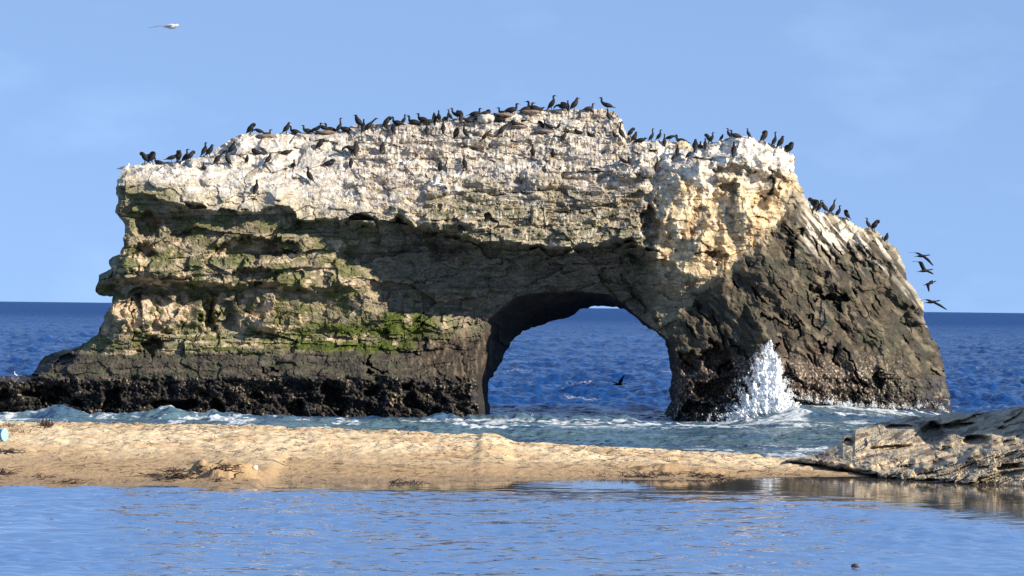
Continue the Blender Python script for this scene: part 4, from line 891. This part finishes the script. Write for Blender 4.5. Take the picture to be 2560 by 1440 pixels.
for b in B:
    x, y, k, a, s = b
    g = sorted(by_reg[region(x, y)])
    i = g.index(b); m = len(g)
    place = region(x, y)
    if m == 1: rank = 'only one'
    elif i == m - 1: rank = 'rightmost'
    else: rank = ORD[i]
    lab = f"{SHORT[k]} black cormorant {FACE(a)}, {rank} {place}"
    p = on_rock(x, y, -.04) - np.array([0, 0, .035])
    body, beak, legs = PM[k]
    o = bpy.data.objects.new('cormorant', body); C.objects.link(o)
    o.location = p; o.rotation_euler = (0, 0, R(a + pr.uniform(-10, 10))); o.scale = (s * .98, s * 1.08, s * .86)
    tag(o, lab, 'cormorant', 'cormorants resting on the rock arch')
    for nm, mm in [('beak', beak), ('leg', legs[0]), ('leg', legs[1])] + ([('wing', wing_disc)] if (x, y) in WINGED else []):
        c = bpy.data.objects.new(nm, mm); c.parent = o; C.objects.link(c)

# flying birds: body along +X (flight direction), wings as bent blades
def wing_blade(root, wrist, tip, chord=(.23, .22, .07), th=.014):
    pts = spline([(*root, 0, 0), (*(np.array(root) * .5 + np.array(wrist) * .5), 0, 0), (*wrist, 0, 0), (*(np.array(wrist) * .5 + np.array(tip) * .5), 0, 0), (*tip, 0, 0)], 3)[:, :3]
    n = len(pts); V, Fc = [], []
    for k in range(n):
        u = k / (n - 1); c = np.interp(u, [0, .5, 1], chord); sw = -.02 * u
        for dx, dz in ((.42, 0), (.1, th), (-.58, 0), (.1, -th)): V.append((pts[k][0] + dx * c + sw, pts[k][1], pts[k][2] + dz * (1 - .6 * u)))
    for k in range(n - 1):
        for a in range(4):
            b_ = (a + 1) % 4; Fc.append((k * 4 + a, k * 4 + b_, k * 4 + 4 + b_, k * 4 + 4 + a))
    Fc += [(3, 2, 1, 0), tuple((n - 1) * 4 + a for a in range(4))]
    return V, Fc
def flyer(name, p, yaw, pitch, scale, bodypts, wings, mats, beak, label, cat, group):
    o = bpy.data.objects.new(name, py_mesh(name, [sweep(spline(bodypts, 3), 10)], mats[0])); C.objects.link(o)
    o.location = p; o.rotation_euler = (0, -R(pitch), R(yaw)); o.scale = (scale,) * 3
    for wg in wings:
        c = bpy.data.objects.new('wing', py_mesh('wing', [wing_blade(*wg)], mats[1])); c.parent = o; C.objects.link(c)
    c = bpy.data.objects.new('beak', py_mesh('beak', [sweep([(*beak[0], .014, .014), (*beak[1], .004, .004)], 6)], mats[2])); c.parent = o; C.objects.link(c)
    tag(o, label, cat, group)
CB = [(-.40, 0, 0, .035, .012), (-.28, 0, 0, .045, .022), (-.15, 0, 0, .07, .06), (0, 0, 0, .09, .085), (.12, 0, .005, .07, .065), (.22, 0, .015, .038, .038), (.32, 0, .02, .032, .032), (.40, 0, .03, .034, .036), (.44, 0, .028, .024, .022), (.465, 0, .026, .010, .010)]
CBk = ((.45, 0, .026), (.54, 0, .02))
mB = (M_bird, M_bird, M_beak)
gF = 'cormorants flying beside the arch'
W = .05
flyer('flying_cormorant', unproject([2304], [640], [147.5])[0], 6, 4, .72, CB, [((.04, W, .04), (-.16, .40, .20), (-.52, .85, .22)), ((.06, -W, .02), (.26, -.34, -.20), (.50, -.62, -.56))], mB, CBk, 'black cormorant in flight, topmost of the four beside the arch', 'cormorant', gF)
flyer('flying_cormorant', unproject([2311], [677], [147.5])[0], 0, 8, .74, CB, [((.02, W, .04), (-.10, .36, .50), (-.52, .60, .58)), ((.08, -W, .0), (.24, -.40, -.10), (.38, -.80, -.24))], mB, CBk, 'flying black cormorant with one wing raised, second from top beside the arch', 'cormorant', gF)
flyer('flying_cormorant', unproject([2323], [709], [147.5])[0], 12, 16, .66, CB, [((-.04, -W, .02), (-.20, -.40, -.04), (-.34, -.70, -.40)), ((.10, W, .03), (.34, .40, .10), (.44, .70, -.14))], mB, CBk, 'flying black cormorant with both wings down, third from top beside the arch', 'cormorant', gF)
flyer('flying_cormorant', unproject([2329], [755], [147.5])[0], 5, 8, .74, CB, [((.02, W, .04), (-.16, .40, .16), (-.50, .85, .14)), ((.06, -W, .02), (.34, -.34, -.20), (.66, -.62, -.50))], mB, CBk, 'flying black cormorant just above the horizon, lowest of the four beside the arch', 'cormorant', gF)
flyer('flying_cormorant', unproject([1547], [961], [162])[0], 6, 2, .72, CB, [((.02, W, .04), (-.22, .40, .14), (-.60, .80, .20)), ((.06, -W, .02), (.12, -.36, .26), (.28, -.60, .56))], mB, CBk, 'black cormorant flying low over the water seen through the arch opening', 'cormorant', 'cormorant seen through the arch')
GB = [(-.30, 0, 0, .05, .010), (-.2, 0, 0, .05, .03), (-.08, 0, 0, .075, .065), (.05, 0, 0, .085, .08), (.15, 0, .01, .06, .06), (.21, 0, .025, .045, .048), (.25, 0, .025, .03, .03), (.265, 0, .022, .012, .012)]
GBk = ((.26, 0, .022), (.32, 0, .012))
mG = (M_white, M_grey, M_yellow)
flyer('gull', unproject([427], [66], [140])[0], -25, 0, 1.25, GB, [((.03, .05, .03), (-.02, .30, .10), (-.30, .62, .06)), ((.03, -.05, .03), (-.10, -.32, .00), (-.40, -.60, -.08))], mG, GBk, 'white gull with grey wings flying high in the sky at upper left', 'gull', 'gulls')
flyer('gull', unproject([1095], [462], [148.4])[0], 10, 0, .8, GB, [((.03, .05, .03), (-.10, .30, .04), (-.34, .55, -.02)), ((.03, -.05, .03), (.10, -.30, .02), (.16, -.60, -.04))], (M_white, M_white, M_yellow), GBk, 'white gull flying in front of the pale cliff below the ridge', 'gull', 'gulls')
def stander(name, p, yaw, s, body, back, legs, beak, mats, label, cat):
    o = bpy.data.objects.new(name, py_mesh(name, [sweep(spline(body, 3), 10)], mats[0])); C.objects.link(o)
    o.location = p; o.rotation_euler = (0, 0, R(yaw)); o.scale = (s,) * 3
    if back:
        for y in (-.045, .045):
            c = bpy.data.objects.new('wing', py_mesh('wing', [sweep(spline([(x, y * wy, z, wv_, hv) for x, wy, z, wv_, hv in back], 3), 8)], mats[1])); c.parent = o; C.objects.link(c)
    for y in (-.03, .03):
        c = bpy.data.objects.new('leg', py_mesh('leg', [sweep([(legs[0], y, legs[1], .009, .009), (legs[0] + .01, y, .01, .009, .009)], 6), toe(legs[0], y)], mats[2])); c.parent = o; C.objects.link(c)
    c = bpy.data.objects.new('beak', py_mesh('beak', [sweep([(*beak[0], .014, .014), (*beak[1], .004, .004)], 6)], mats[2])); c.parent = o; C.objects.link(c)
    tag(o, label, cat, 'gulls' if cat == 'gull' else None)
stander('gull', on_rock(313, 431), 0, .85, [(-.30, 0, .16, .05, .012), (-.16, 0, .19, .07, .055), (0, 0, .22, .09, .085), (.10, 0, .26, .075, .075), (.15, 0, .33, .045, .047), (.165, 0, .39, .045, .047), (.20, 0, .395, .03, .03), (.22, 0, .392, .012, .012)],
        [(.08, 1.2, .27, .03, .03), (-.05, 1.35, .25, .05, .06), (-.2, 1.0, .21, .04, .045), (-.36, .6, .17, .02, .015), (-.44, .3, .155, .008, .006)], (0, .15), ((.21, 0, .392), (.275, 0, .38)), (M_white, M_grey, M_yellow), 'white gull with folded grey wings standing on the top left corner of the arch', 'gull')
stander('egret', on_rock(38, 946), 180, .42, [(-.25, 0, .26, .03, .012), (-.12, 0, .32, .06, .05), (0, 0, .38, .075, .07), (.07, 0, .45, .045, .045), (.06, 0, .55, .025, .026), (.05, 0, .62, .024, .025), (.08, 0, .66, .03, .03), (.12, 0, .655, .012, .012)],
        None, (0, .34), ((.11, 0, .656), (.21, 0, .65)), (M_white, M_white, M_leg), 'small white bird standing on the dark rock shelf at the far left', 'white bird')

# ------------------------------------------------------------------ loose boulders on top of the arch
def blob(name, seed, mat, scale, colr=None, n=28):
    th = np.linspace(0, np.pi, n); ph = np.linspace(0, 2 * np.pi, n * 2, endpoint=False)
    T_, Pp = np.meshgrid(th, ph, indexing='ij')
    dirs = np.stack([np.sin(T_) * np.cos(Pp), np.sin(T_) * np.sin(Pp), np.cos(T_)], -1)
    rr_ = 1 + .20 * fbm(dirs[..., 0] * 1.3 + seed, dirs[..., 2] * 1.3 + dirs[..., 1] * 1.1, seed, 3) + .07 * facets(dirs[..., 0] * 2.5 + seed, dirs[..., 2] * 2.5 + dirs[..., 1] * 2, seed + 1)[0]
    V = (dirs * rr_[..., None] * np.array(scale)).reshape(-1, 3); m2 = n * 2
    Q = []
    for i in range(n - 1):
        for j in range(m2): Q.append((i * m2 + j, (i + 1) * m2 + j, (i + 1) * m2 + (j + 1) % m2, i * m2 + (j + 1) % m2))
    return mesh_np(name, V, np.array(Q), True, None if colr is None else np.array(colr)[None] * (1 + .3 * fbm(V[:, 0:1] * 4, V[:, 2:3] * 9 + seed, seed, 3)), None if colr is None else {'wet': np.zeros(len(V))})
for x, y, sc, c, lab in [(1214, 300, (.40, .34, .22), (.55, .51, .44), 'rounded white boulder on the ridge with cormorants around it'), (1707, 372, (.34, .3, .27), (.62, .50, .33), 'pale tan block of rock on the skyline right of the dip'), (1617, 433, (.32, .3, .22), (.30, .28, .25), 'grey rounded boulder on the slope below the dip')]:
    o = link('boulder', blob('boulder', int(x), M_rock, sc, c), M_rock); o.location = on_rock(x, y) + np.array([0, .05, .05])
    tag(o, lab, 'boulder', 'boulders lying on top of the arch')
for x, y, lab in [(1213, 288, 'brown nest mound beside the white boulder on the ridge'), (1258, 282, 'brown nest mound right of the white boulder'), (1327, 280, 'nest mound left of the summit under two cormorants'), (1295, 317, 'grey nest mound on the slope below the ridge'), (1362, 329, 'dark nest mound on the slope below the summit'), (815, 331, 'brown nest mound on the left ridge under cormorants'), (666, 341, 'brown nest mound at the left end of the ridge')]:
    o = link('nest', blob('nest', int(x) + 7, M_nest, (.42, .36, .10), None, 18), M_nest); o.location = on_rock(x, y) + np.array([0, 0, .0])
    tag(o, lab, 'nest', 'nest mounds on the ridge')

# ------------------------------------------------------------------ splash and foam
def droplets(name, P, rad, label, cat=None):
    P = np.asarray(P); rad = np.asarray(rad); n = len(P)
    base = np.array([(1, -.6, -.7), (-1, -.6, -.7), (0, 1.2, -.7), (0, 0, 1.3)], float)
    fc = np.array([(0, 2, 1), (0, 1, 3), (1, 2, 3), (2, 0, 3)])
    V = (P[:, None] + base[None] * rad[:, None, None] * rng.uniform(.6, 1.4, (n, 4, 1))).reshape(-1, 3)
    Fq = (fc[None] + (np.arange(n) * 4)[:, None, None]).reshape(-1, 3)
    o = link(name, mesh_np(name, V, Fq, True, tri=True), M_spray)
    return tag(o, label, cat, kind='stuff')
ns = 150000
u = rng.random(ns) ** 1.45                       # 0 base, 1 tip
yy = 1058 - 202 * u
rag = 1 + .30 * fbm(yy / 16, yy * 0 + 3.3, 607, 3)
lft = np.interp(yy, [856, 862, 890, 950, 1000, 1056], [1921, 1916, 1894, 1874, 1852, 1824]); rgt = np.interp(yy, [856, 862, 900, 950, 1000, 1030, 1056], [1929, 1935, 1948, 1957, 1978, 1998, 2000])
cxm = mix(lft, rgt, .60)
s_ = np.clip(rng.normal(0, .52, ns), -1.5, 1.3) * rag
xx = np.where(s_ < 0, cxm + s_ * (cxm - lft), cxm + s_ * (rgt - cxm))
# ragged jets that lean out from the foot
ja = (xx - 1918) / (1075 - yy + 8)
cl = fbm(ja * 9, yy / 60, 601, 4) + .6 * fbm(xx / 9, yy / 12, 603, 3)
keep = rng.random(ns) < np.where(np.abs(s_) < .62, .06, 1) * np.clip(.62 + .95 * cl - .45 * np.abs(s_) + .30 * (1 - u), .015, 1)
xx, yy, u, s_ = xx[keep], yy[keep], u[keep], s_[keep]
Ys = 147.2 + rng.normal(0, .42, len(xx)) * (1 - .5 * u)
splash = droplets('wave_splash', unproject(xx, yy, Ys), np.clip(rng.lognormal(-4.45, .55, len(xx)), .005, .06), 'tall white plume of spray bursting against the right foot of the arch', 'splash')
# the dense white heart of the plume: a torn, lumpy sheet that bulges towards us
sx, sy = np.meshgrid(np.arange(1815, 2012, 1.6), np.arange(850, 1072, 1.6))
cl_ = np.interp(sy, [856, 890, 950, 1000, 1056], [1921, 1903, 1884, 1862, 1834]); cr_ = np.interp(sy, [856, 900, 950, 1000, 1030, 1056], [1929, 1946, 1957, 1978, 2000, 2006])
cc_ = mix(cl_, cr_, .60); sn = np.where(sx < cc_, (cc_ - sx) / (cc_ - cl_ + 1), (sx - cc_) / (cr_ - cc_ + 1))
ja_ = (sx - 1918) / (1075 - sy + 8)
tear = fbm(ja_ * 8, sy / 55, 621, 4) + .7 * fbm(sx / 9, sy / 11, 623, 3)
inside = (sn + .42 * tear + .30 * sm(930, 860, sy) < 1.0 + .35 * sm(985, 1050, sy)) & (sy < 1066 + 6 * fbm(sx / 12, sx * 0, 625, 2))
dS = 147.1 - .75 * np.sqrt(np.clip(1 - (sn * .8) ** 2, 0, 1)) * sm(850, 1000, sy) + .22 * tear + .16 * fbm(sx / 5, sy / 7, 627, 3)
ci = inside[:-1, :-1] & inside[1:, :-1] & inside[:-1, 1:] & inside[1:, 1:]
I_ = np.arange(sx.size).reshape(sx.shape); i_, j_ = np.nonzero(ci)
Qs = np.stack([I_[i_, j_], I_[i_ + 1, j_], I_[i_ + 1, j_ + 1], I_[i_, j_ + 1]], 1)
uq = np.unique(Qs); rmap = np.full(sx.size, -1); rmap[uq] = np.arange(len(uq))
Vs = unproject(sx.ravel(), sy.ravel(), dS.ravel())[uq]
Vb = unproject(sx.ravel(), sy.ravel(), 148.1 - .2 * sn.ravel())[uq]
Qf = rmap[Qs]
link('white_water', mesh_np('white_water', np.concatenate([Vs, Vb]), np.concatenate([Qf, (Qf + len(uq))[:, ::-1]]), True), M_whitewater, splash)
# surf lace along the foot of the right flank and under the arch
wl = np.array([(1985, 985), (2040, 996), (2100, 1003), (2150, 1006), (2200, 1010), (2250, 1012), (2290, 1014), (2318, 1003), (2332, 999), (2345, 1008), (2365, 1022), (2382, 1030), (2420, 1028)], float)
m_ = 5000; tx = rng.uniform(1985, 2384, m_); ty = np.interp(tx, wl[:, 0], wl[:, 1])
spk = np.clip(fbm(tx / 16, tx * 0, 611, 3) + .25, 0, 2); sel = rng.random(m_) < .08 + spk; tx, ty, spk = tx[sel], ty[sel], spk[sel]; m_ = len(tx)
ty = ty + 7 - rng.exponential(1, m_) * (1.2 + 8 * spk ** 2) + rng.normal(0, 2.5, m_)
Yf = np.interp(tx, [1985, 2100, 2200, 2300, 2380, 2430], [147.6, 148.2, 149.2, 150.2, 153, 154]) + rng.normal(0, .3, m_)
droplets('surf_foam', unproject(tx, ty, Yf), np.clip(rng.lognormal(-4.6, .6, m_), .006, .06), 'white line of foam along the foot of the right flank', 'foam')
m_ = 3500; tx = np.concatenate([rng.uniform(1130, 1400, 2200), rng.uniform(1400, 1560, 600), rng.uniform(1740, 1900, 700)])
ty = np.interp(tx, [1130, 1230, 1400, 1560, 1740, 1900], [1051, 1053, 1056, 1058, 1058, 1056])
spk = np.clip(fbm(tx / 20, tx * 0, 615, 3), 0, 2); sel = rng.random(len(tx)) < .35 + spk
tx, ty, spk = tx[sel], ty[sel], spk[sel]
ty = ty + 2 - rng.exponential(1, len(tx)) * (1 + 7 * spk) + rng.normal(0, 1.2, len(tx))
droplets('surf_foam', unproject(tx, ty, 147.0 + rng.normal(0, .25, len(tx))), np.clip(rng.lognormal(-4.0, .4, len(tx)), .006, .045), 'white foam crests in the water under the arch opening', 'foam')

# ------------------------------------------------------------------ kelp and things on the sand
kr = np.random.default_rng(12)
def strap(p0, ln, wd, lift_):
    n = 7; a = kr.uniform(0, 2 * np.pi); bend = kr.uniform(-1.6, 1.6); p = np.array(p0, float); pts = []
    for k in range(n):
        u = k / (n - 1)
        pts.append((*p, wd * (1 - .7 * u), wd * .3 * (1 - .6 * u)))
        aa = a + bend * u; p = p + np.array([math.cos(aa), math.sin(aa) * .8, 0]) * ln / n
        p[2] = p0[2] + lift_ * math.sin(u * np.pi) * kr.uniform(.5, 1.2) + .01
    return sweep(pts, 5)
def zsand(x, y):
    i = np.clip(np.round((np.asarray(y) - 76) / .085).astype(int), 0, len(ys) - 1); j = np.clip(np.searchsorted(xs, x), 0, len(xs) - 1)
    return zb[i, j]
def kelp_pile(spots, n, mat, label, ln=(.15, .5), wd=(.018, .05), lf=(.0, .09)):
    parts = []
    for k in range(n):
        cx, cy, rx, ry = spots[kr.integers(len(spots))]
        p = on_sand(cx + kr.normal(0, rx), cy + kr.normal(0, ry))
        parts.append(strap(p, kr.uniform(*ln), kr.uniform(*wd), kr.uniform(*lf)))
    o = link('kelp_pile', py_mesh('kelp_pile', parts, mat), None)
    return tag(o, label, 'seaweed', 'heaps of washed up kelp', 'stuff' if len(spots) > 1 else None)
kelp_pile([(385, 1192, 14, 2), (420, 1196, 20, 3), (460, 1196, 22, 3)], 60, M_kelp, 'dark tangle of kelp left of the sandy mound near the lagoon edge')
kelp_pile([(560, 1172, 14, 4), (530, 1182, 26, 6), (600, 1180, 24, 6), (540, 1202, 30, 5)], 46, M_kelp_dry, 'brown kelp strewn over the sandy mound near the lagoon edge')
kelp_pile([(430, 1180, 16, 1.5)], 16, M_kelp, 'small dark kelp strand just above the left tangle')
kelp_pile([(117, 1066, 8, 3)], 70, M_kelp, 'dark clump of kelp on the sand crest at the left', (.08, .2), (.02, .045), (.02, .16))
kelp_pile([(1645, 1190, 24, 3), (1600, 1193, 22, 2)], 50, M_kelp, 'dark kelp heap on the waterline right of centre')
kelp_pile([(1745, 1190, 22, 3), (1790, 1196, 20, 2)], 50, M_kelp, 'dark kelp heap nearest the sandstone outcrop')
kelp_pile([(20, 1131, 14, 2)], 25, M_kelp, 'dark kelp strand on the sand at the far left, mid beach')
kelp_pile([(10, 1186, 12, 3)], 25, M_kelp, 'dark kelp by the lagoon edge at the far left')
kelp_pile([(175, 1208, 16, 3), (110, 1196, 22, 2)], 30, M_kelp_dry, 'loose kelp on the wet sand edge at the left')
kelp_pile([(1005, 1210, 22, 1.5), (1050, 1210, 14, 1)], 25, M_kelp, 'thin kelp line at the water edge left of centre')
kelp_pile([(55, 1080, 24, 6), (20, 1066, 12, 3)], 40, M_kelp, 'scraps of dark kelp around the blue bucket', (.08, .25), (.01, .03), (.02, .1))['kind'] = 'stuff'
parts = []
for k in range(3600):
    x = kr.uniform(-60, 2050); lo_, hi_ = np.interp(x, crest_k[:, 0], crest_k[:, 1]) + 6, np.interp(x, edge_k[:, 0], edge_k[:, 1]) - 3
    y = lo_ + (hi_ - lo_) * kr.random()
    if fbm(np.array([x / 160]), np.array([y / 30]), 701, 2)[0] + kr.uniform(-.6, .6) - .35 * np.clip((500 - x) / 500, 0, 1) * 0 < -.05: continue
    Yq = np.interp(y, [lo_, hi_], [np.interp(x, crest_k[:, 0], Yc_k), np.interp(x, edge_k[:, 0], Ye_k)])
    p = unproject([x], [y], [Yq])[0]
    for _ in range(4):
        zz = zsand(p[0], p[1]); p = p + np.array([0, (p[2] - zz) * -16, 0]) * .25; p[2] = CAMZ - (y - hor(x)) / F * p[1]
    p = np.array([p[0], p[1], zsand(p[0], p[1])])
    parts.append(strap(p, kr.uniform(.05, .36), kr.uniform(.008, .026), kr.uniform(.0, .05)))
o = link('kelp_litter', py_mesh('kelp_litter', parts, M_kelp), None)
tag(o, 'small scraps of dried kelp scattered over the sand bar', 'seaweed', kind='stuff')
# bucket lying on its side
bp = on_sand(14, 1102)
root = bpy.data.objects.new('toy_bucket', None); C.objects.link(root); root.location = bp + np.array([-.02, 0, .0]); root.rotation_euler = (0, 0, R(-24))
tag(root, 'light blue bucket with a pale lid tipped over on the sand at the left edge', 'bucket')
def ringed(prof, ns=28):
    V, Fc = [], []
    for x, r in prof:
        for a in np.arange(ns) * 2 * np.pi / ns: V.append((x, math.cos(a) * r, .155 + math.sin(a) * r))
    for k in range(len(prof) - 1):
        for a in range(ns): Fc.append((k * ns + a, k * ns + (a + 1) % ns, (k + 1) * ns + (a + 1) % ns, (k + 1) * ns + a))
    return V, Fc
def part(name, parts, mat): 
    c = bpy.data.objects.new(name, py_mesh(name, parts, mat)); c.parent = root; C.objects.link(c); return c
part('shell', [ringed([(-.36, 0.0), (-.36, .105), (-.34, .112), (-.05, .145), (-.04, .155), (-.015, .155)])], M_blue)
part('lid', [ringed([(-.03, .157), (-.03, .166), (.0, .168), (.008, .158), (.004, .12), (.012, .11), (.012, .0)])], M_pale)
ha = [(-.03 - .16 * math.sin(a), .16 * math.cos(a), .155 + .10 * math.sin(a) + .06 * math.sin(a), .007, .007) for a in np.linspace(0, np.pi, 13)]
part('handle', [sweep(ha, 6)], M_pale)
o = link('stone', blob('stone', 77, M_shell, (.07, .06, .06), None, 12), M_shell); o.location = on_sand(638, 1187) + np.array([0, 0, .04])
tag(o, 'small white stone on the sand right of the kelp mound', 'stone')
# low dark shapes in the lagoon
lp = lambda x, y: unproject([x], [y], [(CAMZ - LZ) * F / (y - hor(x))])[0]
o = bpy.data.objects.new('floating_kelp', py_mesh('floating_kelp', [sweep(spline([(-.06, 0, 0, .01, .01), (-.03, 0, .03, .03, .03), (.02, 0, .03, .035, .03), (.06, 0, .01, .02, .015), (.09, 0, 0, .008, .006)], 3), 8)], M_kelp)); C.objects.link(o)
o.location = lp(2137, 1419); tag(o, 'small dark clump floating on the lagoon at lower right', 'seaweed')
o = bpy.data.objects.new('floating_kelp', py_mesh('floating_kelp', [strap((kr.uniform(-.28, .28), kr.uniform(-.3, .3), -.012), kr.uniform(.15, .35), .02, .015) for _ in range(16)], M_kelp_dry)); C.objects.link(o)
o.location = lp(95, 1298); tag(o, 'brown strands of kelp awash in the lagoon at the left', 'seaweed')
